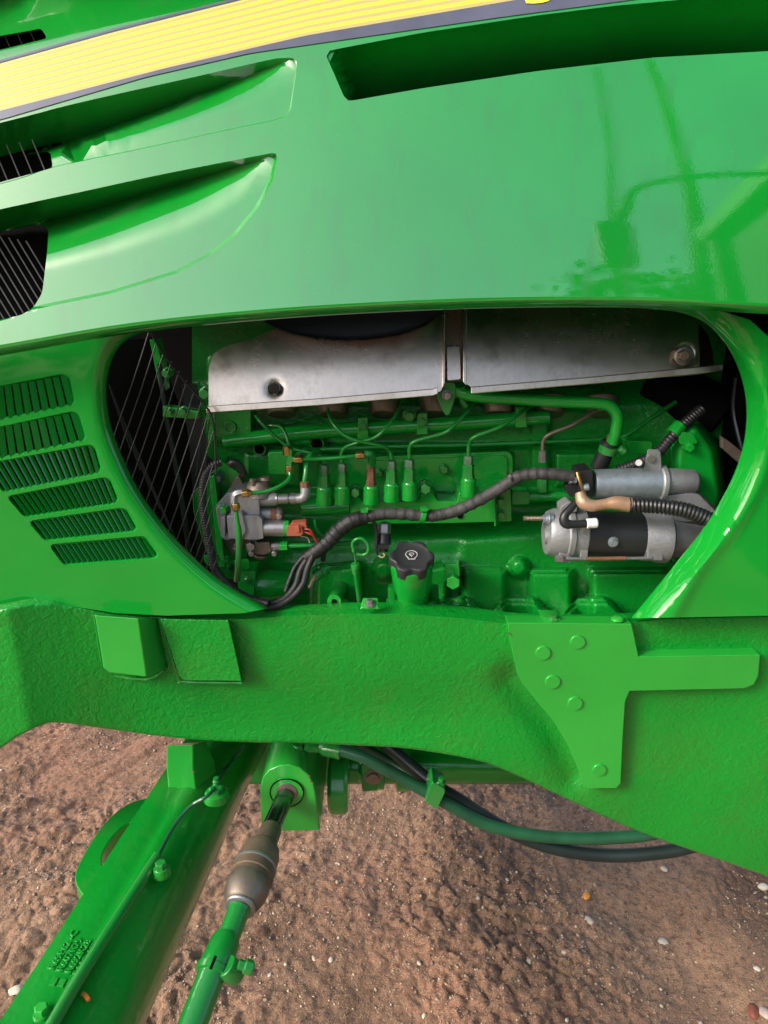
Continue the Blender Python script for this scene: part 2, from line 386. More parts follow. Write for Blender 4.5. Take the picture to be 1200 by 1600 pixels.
def D_hood(p):
    x, y = p[:, 0], p[:, 1]; d = np.zeros(len(p))
    dc = np.interp(x, [-400, 71, 300, 440, 456], [.115, .088, .042, .008, .002])
    m = inside(p, polyA); t, c, b = A_t(x), A_c(x), A_b(x)
    up = np.clip((y-t)/np.maximum(c-t, 1), 0, 1); dn = np.clip((b-y)/np.maximum(b-c, 1), 0, 1)
    g = np.where(y < c, dc*up, .0035+(dc-.0035)*np.clip(1-(1-dn)/.62, 0, 1)**2.1*(dc > .0035)); d = np.where(m, np.maximum(g, np.where(y > t+5, .0035, 0)), d)
    dc = np.interp(x, [-400, 71, 300, 410, 433], [.115, .082, .040, .008, .002])
    m = inside(p, polyB); t, c, b = B_t(x), B_c(x), B_b(x)
    up = np.clip((y-t)/np.maximum(c-t, 1), 0, 1); dn = np.clip((b-y)/np.maximum(b-c, 1), 0, 1)
    g = np.where(y < c, dc*up, .006+(dc-.006)*np.clip(1-(1-dn)/.58, 0, 1)**2.1*(dc > .006)); g = np.maximum(g, np.where(y > t+5, .006, 0))
    e = dist(p, polyB, True); g = np.where((y > c+4), g*np.clip(e/5, 0, 1), g); d = np.where(m, g, d)
    m = inside(p, polyC); t, b = C_t(x), C_b(x); e = np.clip(dist(p, np.array([(500, 60), (510, 88), (540, 155), (545, 175)]))/16, 0, 1)
    g = .125*np.clip((y-t)/(b-t), 0, 1)**.9; d = np.where(m, g*e, d)
    m = inside(p, polyE); e = dist(p, polyE, True); g = .07*sstep(0, 70, e); d = np.where(m, g, d)
    dt = y - (DB(x)); band = dt < 4                      # above the decal the hood steps back
    d += .012*sstep(2, -60, y-DT(x))
    ly = np.interp(x, low[:, 0], low[:, 1]); r = ly-y; tt = np.clip(1-r/16, 0, 1); d += .020*tt*tt
    return d
DT = interp([(-420, 205), (0, 97), (173, 49), (368, 0), (560, -50), (900, -110), (1620, -230)])     # decal top
DB = interp([(-420, 290), (0, 187), (225, 121), (390, 83), (480, 70), (780, 27), (984, 0), (1200, -30), (1620, -90)])
DM = interp([(-420, 276), (0, 173), (260, 106), (480, 55), (804, 0), (1200, -62), (1620, -130)])
hood_out = [(1620, -420), (-420, -300)] + [tuple(q) for q in low]
def nz(poly, r): return dens(poly, r, True)
ln = [dens([(x, A_c(x)) for x in np.linspace(86, 452, 30)], 7, False), dens([(x, B_c(x)) for x in np.linspace(80, 422, 30)], 7, False)]
def closed(p): p = [tuple(q) for q in p]; return p+[p[0]]
def offs(poly, r):                     # a polyline set just inside/outside a closed polygon
    L = np.array(poly, float); tg = np.roll(L, -1, 0)-np.roll(L, 1, 0); n = np.c_[-tg[:, 1], tg[:, 0]]; n /= np.linalg.norm(n, axis=1)[:, None]+1e-9
    q = L+n*abs(r); 
    if (inside(q, L).mean() > .5) != (r < 0): q = L-n*abs(r)
    return q
RIM = []
def D_hood_c(p):
    d = D_hood(p)
    for poly, top in ((polyA, A_t), (polyB, B_t), (polyC, C_t)):
        e = dist(p, poly, True); d = np.where(inside(p, poly), d*np.clip(e/1.6, 0, 1), d)
    return d
def rim(poly, r):
    L = dens(poly, 5, True); tg = np.roll(L, -1, 0)-np.roll(L, 1, 0); n = np.c_[-tg[:, 1], tg[:, 0]]; n /= np.linalg.norm(n, axis=1)[:, None]+1e-9
    q = L+n*r
    if inside(q, L).mean() < .5: q = L-n*r
    return q[inside(q, L) & (dist(q, L, True) > r*.93)]
ln += [closed(polyA), closed(polyB), closed(polyC)]
ln += [[(x, y-q) for x, y in low] for q in (4, 8, 12, 16.5)]
ln += [closed(rim(q, 1.6)) for q in (polyA, polyB, polyC)] + [closed(rim(polyB, 5.0))]
hood = relief(hood_out, S_hood, D_hood_c, 7, .004, holes=[holeA, holeB, holeE], lines=ln, rings=(1.5, 4, 8, 12, 17)).build('hood', M['hood'], TR, ang=32)
# decal on the hood
dx = np.linspace(-410, 1600, 120)
dec = [(x, DT(x)) for x in dx]+[(x, DM(x)) for x in dx[::-1]]
relief(dec, S_hood, lambda p: D_hood(p)*0+.012*sstep(2, -60, p[:, 1]-DT(p[:, 0]))-.0012, 9, .001, rings=(), back=False,
       uvf=lambda p: np.c_[p[:, 0]/100, (p[:, 1]-DT(p[:, 0]))/(DM(p[:, 0])-DT(p[:, 0]))]).build('striped_decal', M['decal'], hood)
dec2 = [(x, DM(x)) for x in dx]+[(x, DB(x)) for x in dx[::-1]]
relief(dec2, S_hood, lambda p: -.0012+0*p[:, 0], 9, .001, rings=(), back=False).build('decal_border', M['decaldark'], hood)
relief([(818, -8), (822, 5), (835, 5.5), (848, 4), (858, 1), (866, -8), (862, -30), (845, -45), (826, -30)], S_hood, lambda p: -.0024+0*p[:, 0], 9, .001, rings=(), back=False).build('decal_letter', M['yellow'], hood)
# thin dark line over the decal
dl = [(x, DT(x)-3.5) for x in dx]+[(x, DT(x)+.5) for x in dx[::-1]]
relief(dl, S_hood, lambda p: .012*sstep(2, -60, p[:, 1]-DT(p[:, 0]))-.0018, 9, .001, rings=(), back=False).build('decal_edge_line', M['decaldark'], hood)
# the rest of the hood shell, out of frame: top and far side
mb = MB()
for (x0, x1) in ((-1.35, 1.6),):
    a = [(x0, 1.11, 2.02), (x0, 1.30, 2.10), (x0, 1.60, 2.10), (x0, 1.80, 2.0), (x0, 1.86, 1.6), (x0, 1.86, .85)]
    rings = [[(x, y, z) for (_, y, z) in a]+[(x, y-.004*(1 if i > 3 else 0), z-.004) for i, (_, y, z) in enumerate(a[::-1])] for x in (x0, x1)]
    mb.loft(rings)
mb.build('hood_top', M['hood'], hood)
# grilles behind hood openings
def grille(poly, Y, n, dxy, parent, x0, y0, sx, sy, r=1.1):
    MB().plate(poly, Y+.03, .004).build('grille_backing', M['void'], parent)
    for k in range(n):
        a = (x0+k*sx, y0+k*sy, Y); b = (a[0]+dxy[0], a[1]+dxy[1], Y)
        MB().T([a, b], r, 6).build('grille_bar', M['steel'] if r < 1.3 else M['black'], parent)
grille([(-420, 430), (90, 335), (90, 500), (-420, 600)], 1.10, 14, (100, 165), hood, -135, 345, 13.5, 2.4, 1.0)
grille([(-420, 330), (95, 222), (95, 280), (-420, 420)], 1.12, 8, (26, 62), hood, -90, 246, 20, -4, .9)
grille([(-420, 90), (80, 35), (80, 90), (-420, 150)], 1.17, 6, (20, 45), hood, -60, 48, 20, -3, .9)

# ---- front side panel with louvre slots
def S_pan(x, z): return 1.050 + .02*(z-1.2) - .02*x - .07*np.maximum(-x-.35, 0)**2
open_l = crom([(262, 505), (215, 522), (190, 538), (175, 560), (167, 590), (166, 625), (172, 665), (187, 708), (212, 760), (250, 815), (298, 868), (350, 912), (418, 951)], False, 5)
lp_out = [(-420, 560), (0, 520), (225, 505)] + [tuple(q) for q in open_l] + [(380, 958), (260, 962), (180, 958), (130, 950), (80, 942), (40, 942), (0, 952), (-150, 985), (-420, 1060)]
slots = [[(-60, 617), (97, 587), (107, 591), (115, 627), (110, 631), (-60, 665)],
         [(-60, 703), (113, 645), (122, 648), (133, 683), (128, 687), (-60, 725)],
         [(-22, 727), (140, 697), (148, 701), (157, 732), (151, 738), (6, 767)],
         [(14, 777), (163, 748), (172, 751), (184, 780), (178, 785), (39, 806)],
         [(48, 816), (189, 796), (198, 798), (213, 825), (207, 829), (71, 843)],
         [(80, 853), (222, 840), (228, 842), (246, 867), (240, 871), (101, 881)]]
slots[1][0] = (-60, 682); slots[1][5] = (-60, 726)
slotR = [roundpoly(s, 4, 2) for s in slots]
def D_lp(p):
    e = dist(p, open_l); t = np.clip(1-e/26, 0, 1); d = .020*(1-np.sqrt(np.maximum(0, 1-t*t)))
    for s in slotR:
        q = dist(p, s, True); d += .004*np.clip(1-q/3.0, 0, 1)**1.5
    u = dist(p, np.array([(-420, 560), (0, 520), (225, 505)])); d += .0
    return d
fpan = relief(lp_out, S_pan, D_lp, 7, .003, holes=slotR, rings=(1.2, 2.8, 8, 14, 20)).build('front_side_panel', M['panel'], TR, ang=34)
# louvre slats: one vane each
cnt = [13, 14, 16, 17, 16, 17]
for s, n in zip(slots, cnt):
    tl, tr_, br, bl = np.array(s[0]), np.array(s[1])*.5+np.array(s[2])*.5, np.array(s[3])*.5+np.array(s[4])*.5, np.array(s[5])
    for k in range(n):
        t = (k+.45)/n; a = tl+(tr_-tl)*t+np.array([-1, -3]); b = bl+(br-bl)*t+np.array([1, 3])
        w = (br[0]-bl[0])/n*.62
        y0 = float(S_pan(W(a[0], a[1], 1.06)[0], 1.2))
        A0, B0 = W(a[0], a[1], y0+.003), W(b[0], b[1], y0+.003)
        pit = (br[0]-bl[0])/n*sc(A0); off = np.array([.80*pit+.0055*A0[0]/A0[1], .0055, 0]); th = np.array([.0006, -.0014, 0])*1.0
        mb = MB(); mb.prism([A0, B0, B0+off, A0+off], [A0+th, B0+th, B0+off+th, A0+off+th]); mb.build('louvre_slat', M['panel'], fpan)
MB().plate([(-420, 560), (130, 560), (260, 860), (250, 900), (-420, 900)], 1.135, .004).build('louvre_gap_shade', M['void'], fpan)  # black sheet stands in for the shade between the slats

# ---- rear side panel
def S_rp(x, z): return 1.045 + .03*(z-1.2)
open_r = crom([(1010, 483), (1062, 488), (1105, 506), (1140, 545), (1161, 595), (1168, 645), (1162, 700), (1142, 755), (1105, 820), (1058, 880), (1018, 930), (988, 966)], False, 5)
rp_out = [tuple(q) for q in open_r]+[(1200, 962), (1620, 958), (1620, 520), (1180, 497), (1100, 483), (1010, 470)]
rp_out = [tuple(q) for q in open_r]+[(1200, 962), (1620, 958), (1620, 640), (1240, 560), (1196, 522), (1172, 500), (1120, 484), (1060, 478)]
ridge = crom([(1090, 488), (1150, 545), (1190, 610), (1203, 680), (1190, 750), (1150, 820), (1095, 888), (1050, 966)], False, 5)
def D_rp(p):
    e = dist(p, open_r); w = 34; t = np.clip(1-e/w, 0, 1); d = .034*t**1.35
    q = dist(p, ridge); d -= .004*np.exp(-(q/9)**2); return d
relief(rp_out, S_rp, D_rp, 7, .003, rings=(1.2, 4, 9, 14, 20, 27, 33)).build('rear_side_panel', M['panel'], TR, ang=34)

# ---- frame rail
rt = interp([(-420, 1080), (-150, 985), (0, 952), (40, 944), (80, 942), (130, 950), (180, 959), (260, 963), (380, 962), (450, 955), (560, 950), (640, 950), (720, 956), (800, 966), (870, 970), (990, 967), (1200, 962), (1620, 960)])
def rb_pts():
    return [(1620, 1530), (1400, 1446), (1200, 1370), (1100, 1335), (1000, 1300), (900, 1255), (800, 1208), (740, 1187), (640, 1170), (560, 1165), (470, 1161), (400, 1160), (320, 1157), (240, 1149), (110, 1131), (90, 1129), (68, 1132), (30, 1150), (0, 1170), (-150, 1265), (-420, 1400)]
rail_out = [(x, rt(x)) for x in np.linspace(-420, 1620, 140)]+[tuple(q) for q in crom(rb_pts()[:-7], False, 4)]+[tuple(q) for q in crom(rb_pts()[-7:], False, 4)]
def S_rail(x, z): return 1.075 - .055*np.clip((-x-.32)/.25, 0, 1)**2
fl = interp([(-420, 0), (200, 0), (430, 6), (640, 9), (800, 9), (860, 5), (1000, 4), (1040, 0), (1620, 0)])
rfront = lambda x: rt(x)+1+fl(x)
brk = np.array([(793, 973), (795, 993), (808, 1052), (815, 1067), (866, 1129), (888, 1166), (905, 1206), (911, 1227), (920, 1232), (963, 1232), (970, 1224), (973, 1158), (977, 1096), (984, 1080), (1163, 1076), (1178, 1070), (1185, 1056), (1188, 1023), (998, 1026), (987, 975)], float)
def D_rail(p):
    x, y = p[:, 0], p[:, 1]; w = fl(x)
    up = np.clip((rfront(x)-y)/np.maximum(w, .8), 0, 1); d = .001*w*2.2*up*(w > .5)
    e = dist(p, np.array([(802, 1062), (826, 1092), (866, 1140), (898, 1205)]))
    d += .016*np.exp(-(e/26)**2)
    d += .010*sstep(1030, 960, y)*sstep(1020, 1080, x)*0
    d += .008*sstep(0, 1, (1024-y)/5)*sstep(990, 1003, x)*(x < 1300)*.6
    d -= .006*np.exp(-(((x-430)/90)**2+((y-1180)/60)**2))
    d += .012*np.exp(-(((x-620)/330)**2+((y-1120)/55)**2))
    return d
rail = relief(rail_out, S_rail, D_rail, 7, .022, lines=[[(x, rfront(x)) for x in np.linspace(300, 1030, 80)]], rings=(1.0, 2.2, 4.0), roll=(4.5, .004)).build('frame_rail', M['rail'], TR, ang=40)
# blocks and the bolted bracket on the rail
def pxs(poly, Y): return [W(x, y, Y) for x, y in poly]
mb = MB(); mb.prism(pxs([(148, 961), (216, 966), (229, 1058), (170, 1051), (162, 1044)], 1.025), pxs([(148, 961), (246, 966), (262, 1044), (232, 1052), (162, 1044)], 1.072)); mb.build('weld_block', M['plate'], rail, bevel=.002)
mb = MB(); mb.prism(pxs([(250, 967), (357, 969), (378, 1064), (288, 1063), (280, 1056)], 1.054), pxs([(250, 967), (357, 969), (380, 1066), (286, 1064), (278, 1056)], 1.085)); mb.build('weld_pad', M['rail'], rail, bevel=.0015)
mb = MB(); mb.prism(pxs(brk, 1.058), [q+np.array([0, .028, 0]) for q in pxs(brk, 1.058)]); bk = mb.build('bolted_bracket', M['plate'], TR, bevel=.0012)
for (x, y) in ((849, 1021), (903, 1004), (864, 1066), (899, 1100), (937, 1204)):
    r = 12 if y < 1200 else 11
    mb = MB(); mb.P((x, y, 1.0595), (x, y, 1.055), [(0, r+.6), (.5, r+.6), (.52, r-.4), (1, r-1.0)], 32); mb.build('rivet', M['plate'], bk)
# tabs on top of the rail
mb = MB(); mb.prism(pxs([(562, 952), (594, 952), (590, 949), (566, 949)], 1.068), pxs([(567, 936), (590, 936), (590, 934), (567, 934)], 1.085)); tb = mb.build('bolt_tab', M['plate'], TR, bevel=.0008)
mb = MB(); mb.P((578, 946, 1.073), (578, 937, 1.073), [(0, 9), (.3, 9), (.31, 6.5), (1, 6)], 6); mb.build('bolt', M['steel'], tb, bevel=.0006)
mb = MB(); mb.prism(pxs([(845, 964), (873, 967), (880, 972), (852, 972)], 1.066), pxs([(840, 952), (868, 953), (872, 957), (845, 957)], 1.090)); tb = mb.build('bolt_tab', M['plate'], TR, bevel=.0008)
mb = MB(); mb.P((865, 968, 1.070), (865, 961, 1.070), [(0, 9), (.3, 9), (.31, 6.5), (1, 6)], 6); mb.build('bolt', M['fitting'], tb, bevel=.0006)
mb = MB(); mb.P((965, 968, 1.068), (965, 963, 1.068), [(0, 10), (.6, 9), (1, 5)], 16); mb.build('bolt', M['plate'], rail)

# ---- engine block as one casting with relief
def sbox(p, x0, x1, y0, y1, s, h):
    return h*sstep(x0-s, x0+s, p[:, 0])*sstep(x1+s, x1-s, p[:, 0])*sstep(y0-s, y0+s, p[:, 1])*sstep(y1+s, y1-s, p[:, 1])
def D_blk(p):
    x, y = p[:, 0], p[:, 1]; h = np.zeros(len(p))
    h += .030*sstep(592, 640, y)                                     # cylinder head gives way to the block
    h += .02*sstep(700, 705, y+.03*(x-600))*0
    h += sbox(p, 820, 940, 604, 640, 3, .02)
    h += sbox(p, 330, 396, 560, 690, 5, .05)*1                       # water housing, front
    for x0, x1 in ((385, 470), (868, 948), (500, 800)): h += sbox(p, x0, x1, 708, 760, 2.5, .012)
    h += sbox(p, 830, 858, 650, 740, 3, .02)
    h += sbox(p, 480, 900, 767, 786, 5, .012)
    h += sbox(p, 410, 1000, 694, 700, 3, .010)
    # crankcase slopes out
    yl = 800+8*np.sin((x-450)/90.)
    h += .055*sstep(yl, yl+52, y)
    h -= sbox(p, 450, 720, 845, 872, 10, .008)
    # scalloped bays
    sh = np.interp(x, [430, 500, 560, 600, 640, 700, 725, 790, 812, 835, 900, 960], [895, 885, 880, 872, 885, 880, 888, 889, 878, 890, 890, 890])
    top = sstep(sh-4, sh+9, y)
    bay = (sstep(484, 500, x)*sstep(572, 556, x) + sstep(716, 730, x)*sstep(796, 784, x) + sstep(822, 836, x)*sstep(902, 888, x) + sstep(916, 930, x)*sstep(1060, 1040, x) + sstep(652, 664, x)*sstep(706, 694, x)*.8)
    h += .045*top*bay
    h += .034*np.exp(-(np.hypot(x-600, y-890)/17)**6) + .03*np.exp(-(np.hypot(x-812, y-887)/15)**6)*1
    for cx in (712, 815, 928): 
        hw = 22+1.0*np.clip(y-938, 0, 60); h += .055*sstep(-6, 6, hw-np.abs(x-cx))*sstep(932, 944, y)
    return -h
def S_blk(x, z): return 1.345+0*x
blk_out = [(300, 470), (1180, 470), (1180, 1120), (380, 1120), (380, 760), (300, 690)]
blk = relief(blk_out, S_blk, D_blk, 3, .02, lines=[], rings=(), back=True).build('engine_block', M['cast'], TR, ang=60)
for (x, y, r, Y) in ((600, 890, 4, 1.246), (812, 887, 4, 1.25), (359, 668, 7, 1.264), (495, 694, 9, 1.29), (405, 702, 8, 1.29)):
    mb = MB(); mb.P((x, y, Y+.02), (x, y, Y-.004), [(0, r+3.5), (.85, r+3.5), (1, r+2.2), (.99, r), (.4, r*.9)], 18); mb.build('bolt_boss', M['cast'], blk)
    mb = MB(); mb.P((x, y, Y+.01), (x, y, Y-.001), [(0, r), (1, r*.95)], 12); mb.build('bolt_hole', M['void'] if x != 359 else M['fitting'], blk)
# dark head, injector ports, exhaust side behind the shields
for x in (440, 520, 600, 680, 780, 860, 940): MB().C((x, 622, 1.30), (x, 648, 1.285), 26, 22, 18).build('exhaust_port', M['iron'], blk)
mb = MB(); mb.C((1010, 590, 1.36), (1120, 650, 1.33), 40, 46, 24); mb.build('rear_housing', M['void'], TR)

# black sheet added across the bay to block daylight; firewall, front cooler, fan
MB().box((0.0, 1.60, 1.45), (1.5, .01, .62)).build('bay_light_block', M['void'], TR)
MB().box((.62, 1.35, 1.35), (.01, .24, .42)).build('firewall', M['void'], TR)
MB().box((-.30, 1.36, 1.705), (.14, .20, .16)).build('air_box', M['eng'], TR, bevel=.02)
mb = MB()
mb.plate([(100, 540), (236, 528), (262, 600), (300, 700), (318, 900), (100, 800)], 1.33, .02); mb.build('fan_shroud', M['void'], TR)
mb = MB(); mb.plate([(283, 600), (306, 600), (322, 690), (330, 900), (310, 900), (296, 700)], 1.24, .006); mb.build('cooler_side', M['hoseb'], TR)
mb = MB(); mb.T([(248, 568, 1.2), (262, 660, 1.2), (284, 780, 1.2), (300, 900, 1.2)], 4, 8); mb.build('shroud_strut', M['hoseb'], TR)
mb = MB(); mb.plate([(244, 530), (252, 560), (258, 612), (250, 612), (236, 545), (233, 530)], 1.20, .03); mb.plate([(254, 634), (310, 642), (310, 655), (254, 652)], 1.19, .02); br = mb.build('shroud_bracket', M['eng'], TR, bevel=.002)
for (x, y, r) in ((258, 584, 7), (284, 645, 7), (318, 616, 9), (263, 645, 5)):
    mb = MB(); mb.P((x, y, 1.195), (x, y, 1.175), [(0, r+2), (.3, r+2), (.31, r), (1, r*.9)], 6); mb.build('bolt', M['fitting'], br, bevel=.0006)
mb = MB(); mb.plate([(306, 612), (332, 600), (332, 645), (306, 640)], 1.27, .03); mb.build('thermostat_flange', M['eng'], TR, bevel=.003)
# fan guard wires
fg = MB().T([(236, 520, 1.10), (252, 548, 1.105), (285, 592, 1.115), (316, 628, 1.12), (333, 660, 1.12), (338, 740, 1.12)], 1.8, 8).build('fan_guard', M['black'], TR)
for k in range(16):
    bx, by = (186+k*11.2, 660+k*17.2) if k < 10 else (298+(k-10)*6.5, 832+(k-10)*13)
    L = max(30, min((by-545-1.25*(bx-252))/1.4125, (334-bx)/.33))
    MB().T([(bx-16, by+44, 1.10), (bx+L*.17, by-L*.5, 1.115), (bx+L*.33, by-L, 1.125)], .95, 6).build('guard_wire', M['guard'], fg)
for k in range(6):
    a = k/5; MB().T([(170+a*20, 600+a*50, 1.135), (205+a*75, 705+a*150, 1.13)], 1.1, 6).build('guard_wire', M['black'], fg)
for a, b in (((300, 640), (331, 643)), ((318, 650), (306, 745)), ((327, 655), (318, 745))):
    MB().T([(*a, 1.14), (*b, 1.15)], 1.1, 6).build('guard_wire', M['black'], fg)

# ---- heat shields, two pressed sheets with bottom lip
def S_sh(x, z): return 1.175+.31*(z-1.43)
shL = roundpoly([(326, 641), (326, 575), (333, 553), (350, 542), (392, 530), (450, 505), (540, 486), (691, 470), (691, 606), (688, 612)], 6)
def D_shL(p): e = np.interp(p[:, 0], [322, 690], [636, 608]); d = 0*e; q = np.hypot(p[:, 0]-428, p[:, 1]-607); return d+.0025*np.exp(-(q/14)**4)
s1 = relief(shL, S_sh, D_shL, 5, .002, holes=[np.array([(428+10*cos(a), 607+10.5*sin(a)) for a in np.linspace(0, 2*pi, 20)[:-1]])], rings=(1.2,)).build('heat_shield', M['shield'], TR, ang=40)
mb = MB(); l1 = [(322, 636), (500, 624), (676, 609), (684, 606)]; mb.loft([[W(x, y-1, 1.150), W(x, y+9, 1.148), W(x, y+10, 1.152), W(x, y+2, 1.172), W(x, y-2, 1.172)] for x, y in l1]); mb.build('shield_lip', M['shield'], s1, bevel=.0008)
shR = roundpoly([(728, 470), (1040, 470), (1082, 494), (1106, 522), (1114, 548), (1116, 572), (1112, 584), (760, 612), (740, 610), (733, 602), (728, 600)], 5)
def D_shR(p): e = np.interp(p[:, 0], [728, 1116], [604, 574]); q = np.hypot(p[:, 0]-1070, p[:, 1]-555); return .003*np.exp(-(q/16)**6)+.02*sstep(1090, 1116, p[:, 0])
s2 = relief(shR, S_sh, D_shR, 5, .002, holes=[np.array([(1070+11*cos(a), 556+11*sin(a)) for a in np.linspace(0, 2*pi, 20)[:-1]])], rings=(1.2,)).build('heat_shield', M['shield'], TR, ang=40)
mb = MB(); l1 = [(736, 606), (930, 590), (1100, 574), (1122, 571), (1129, 571)]; mb.loft([[W(x, y-1, 1.150), W(x, y+9-(2 if x > 1125 else 0), 1.148), W(x, y+10-(2 if x > 1125 else 0), 1.152), W(x, y+2, 1.172), W(x, y-2, 1.172)] for x, y in l1]); mb.build('shield_lip', M['shield'], s2, bevel=.0008)
def plate_s(poly, off, th):
    q = surf(np.array(poly, float), S_sh, -off); return MB().prism(list(q), [p+np.array([0, th, 0]) for p in q])
plate_s([(691, 470), (695.5, 470), (695.5, 598), (691, 607)], .010, .020).build('shield_flange', M['shield'], s1, bevel=.001)
plate_s([(723.5, 470), (729, 470), (729, 603), (723.5, 597)], .010, .020).build('shield_flange', M['shield'], s2, bevel=.001)
plate_s([(697, 470), (721, 470), (721, 596), (697, 597)], -.016, .004).build('shield_joint', M['iron'], s1)  # dark strip puts the shade of the gap into the joint's colour
plate_s(roundpoly([(698, 541), (719, 540), (720, 593), (699, 595)], 3), .002, .008).build('shield_clip', M['shield'], s1, bevel=.001)
mb = MB(); mb.P((428, 607, 1.19), (428, 607, 1.160), [(0, 9.5), (1, 9)], 6); mb.build('bolt', M['black'], s1, bevel=.001)
mb = MB(); mb.P((1070, 556, 1.19), (1070, 556, 1.168), [(0, 13.5), (.3, 13), (.31, 9), (1, 8.5)], 6); mb.build('bolt', M['iron'], s2, bevel=.001)
mb = MB(); mb.C((1070, 556, 1.184), (1070, 556, 1.180), 15.5, 15, 24); mb.build('washer', M['steel'], s2)
# air duct above the shields
mb = MB(); mb.loft([[W(540+150*k*cos(a), 472+58*k*max(0, sin(a))-20*(sin(a) < 0), 1.13+.03*(1-k)) for a in np.linspace(0, 2*pi, 33)[:-1]] for k in (.9, 1.0, 1.0, .92)][:2]+[[W(540+150*cos(a), 472+58*max(0, sin(a))-20*(sin(a) < 0), 1.19) for a in np.linspace(0, 2*pi, 33)[:-1]]]); mb.build('air_duct', M['navy'], TR, ang=60)

# ---- manifold tube, transfer tube
mb = MB(); mb.T([(350, 690, 1.27), (500, 674, 1.27), (700, 662, 1.27), (857, 651, 1.27)], 11.5, 20); mt = mb.build('manifold_tube', M['eng'], TR)
for x, y in ((567, 670), (660, 663), (815, 652)):
    mb = MB(); mb.plate([(x-8, y-17), (x+8, y-18), (x+9, y+16), (x-9, y+17)], 1.252, .02); q = mb.build('tube_clamp', M['eng'], mt, bevel=.002)
    mb = MB(); mb.P((x, y-3, 1.254), (x, y-3, 1.242), [(0, 6), (1, 5.5)], 6); mb.build('bolt', M['fitting'], q)
mb = MB(); mb.P((640, 651, 1.262), (640, 651, 1.238), [(0, 11), (.3, 11), (.31, 8), (1, 7)], 8); mb.build('bolt', M['fitting'], mt, bevel=.0008)
mb = MB(); mb.T([(488, 703, 1.275), (600, 698, 1.275), (760, 694, 1.275), (930, 687, 1.275), (966, 684, 1.275), (982, 678, 1.275), (1015, 655, 1.285), (1056, 628, 1.30)], 3.6, 10); mb.build('transfer_tube', M['pipe'], TR)
mb = MB(); mb.T([(462, 714, 1.25), (475, 704, 1.255), (490, 703, 1.265), (500, 706, 1.27)], 4, 8); mb.build('return_tube', M['pipe'], TR)

# ---- injection pump: mounting plate, row of outlets
pl = roundpoly([(547, 778), (560, 775), (567, 785), (654, 783), (660, 772), (676, 771), (684, 783), (714, 784), (717, 770), (745, 768), (748, 778), (798, 763), (800, 815), (700, 818), (547, 819)], 3, 2)
mb = MB(); mb.plate(pl, 1.225, .10); ip = mb.build('injection_pump', M['eng'], TR, bevel=.0015)
mb = MB(); mb.plate(roundpoly([(530, 716), (794, 705), (802, 712), (802, 775), (532, 784)], 6), 1.285, .03); mb.build('pump_cover', M['eng'], ip, bevel=.002)
mb = MB(); mb.plate(roundpoly([(538, 722), (788, 712), (793, 716), (793, 764), (540, 774)], 6), 1.281, .006); mb.build('pump_cover_plate', M['eng'], ip, bevel=.0015)
mb = MB(); mb.T([(472, 794, 1.24), (546, 790, 1.24)], 13, 18); mb.build('pump_housing', M['eng'], ip)
for x, y, r in ((555, 771, 8), (665, 765, 9), (694, 735, 7.5), (593, 741, 6)):
    mb = MB(); mb.P((x, y, 1.24 if y > 750 else 1.285), (x, y, 1.212 if y > 750 else 1.268), [(0, r+2), (.4, r+2), (.41, r), (1, r-1)], 6); mb.build('bolt', M['fitting'], ip, bevel=.0008)
mb = MB(); mb.P((719, 806, 1.226), (719, 806, 1.223), [(0, 5), (1, 5)], 14); mb.build('hole', M['void'], ip)
fits = [(507, 746, 1), (535, 744, 1), (580, 744, 0), (612, 740, 1), (640, 738, 1), (732, 732, 1)]
for x, y, k in fits:
    Y = 1.215
    mb = MB(); mb.P((x, y+42, Y), (x, y+14, Y), [(0, 13), (.85, 12.5), (.9, 11), (1, 10.5)], 18); o = mb.build('pump_outlet', M['eng'], ip)
    if k:
        mb = MB(); mb.P((x, y+16, Y), (x, y-7, Y), [(0, 10), (.2, 10), (.22, 9.2), (.92, 9.2), (.94, 7.5), (1, 7)], 6); mb.build('hex_adapter', M['fitting'], o, bevel=.0006)
        mb = MB(); mb.P((x, y-6, Y), (x, y-20, Y), [(0, 6.5), (.12, 7.8), (.85, 7.8), (1, 6)], 6); mb.build('union_nut', M['zincg'], o, bevel=.0006)
    else:
        mb = MB(); mb.P((x, y+14, Y), (x, y-20, Y), [(0, 8), (.2, 8), (.22, 7), (1, 6.5)], 6); mb.build('union_nut', M['rust'], o, bevel=.0008)
mb = MB(); mb.P((848, 768, 1.24), (848, 730, 1.24), [(0, 9), (.5, 9), (.52, 8), (1, 7.5)], 6); o = mb.build('pump_outlet', M['fitting'], ip, bevel=.0008)
mb = MB(); mb.P((848, 722, 1.24), (848, 704, 1.24), [(0, 7), (1, 6)], 6); mb.build('union_nut', M['steel'], o, bevel=.0006)
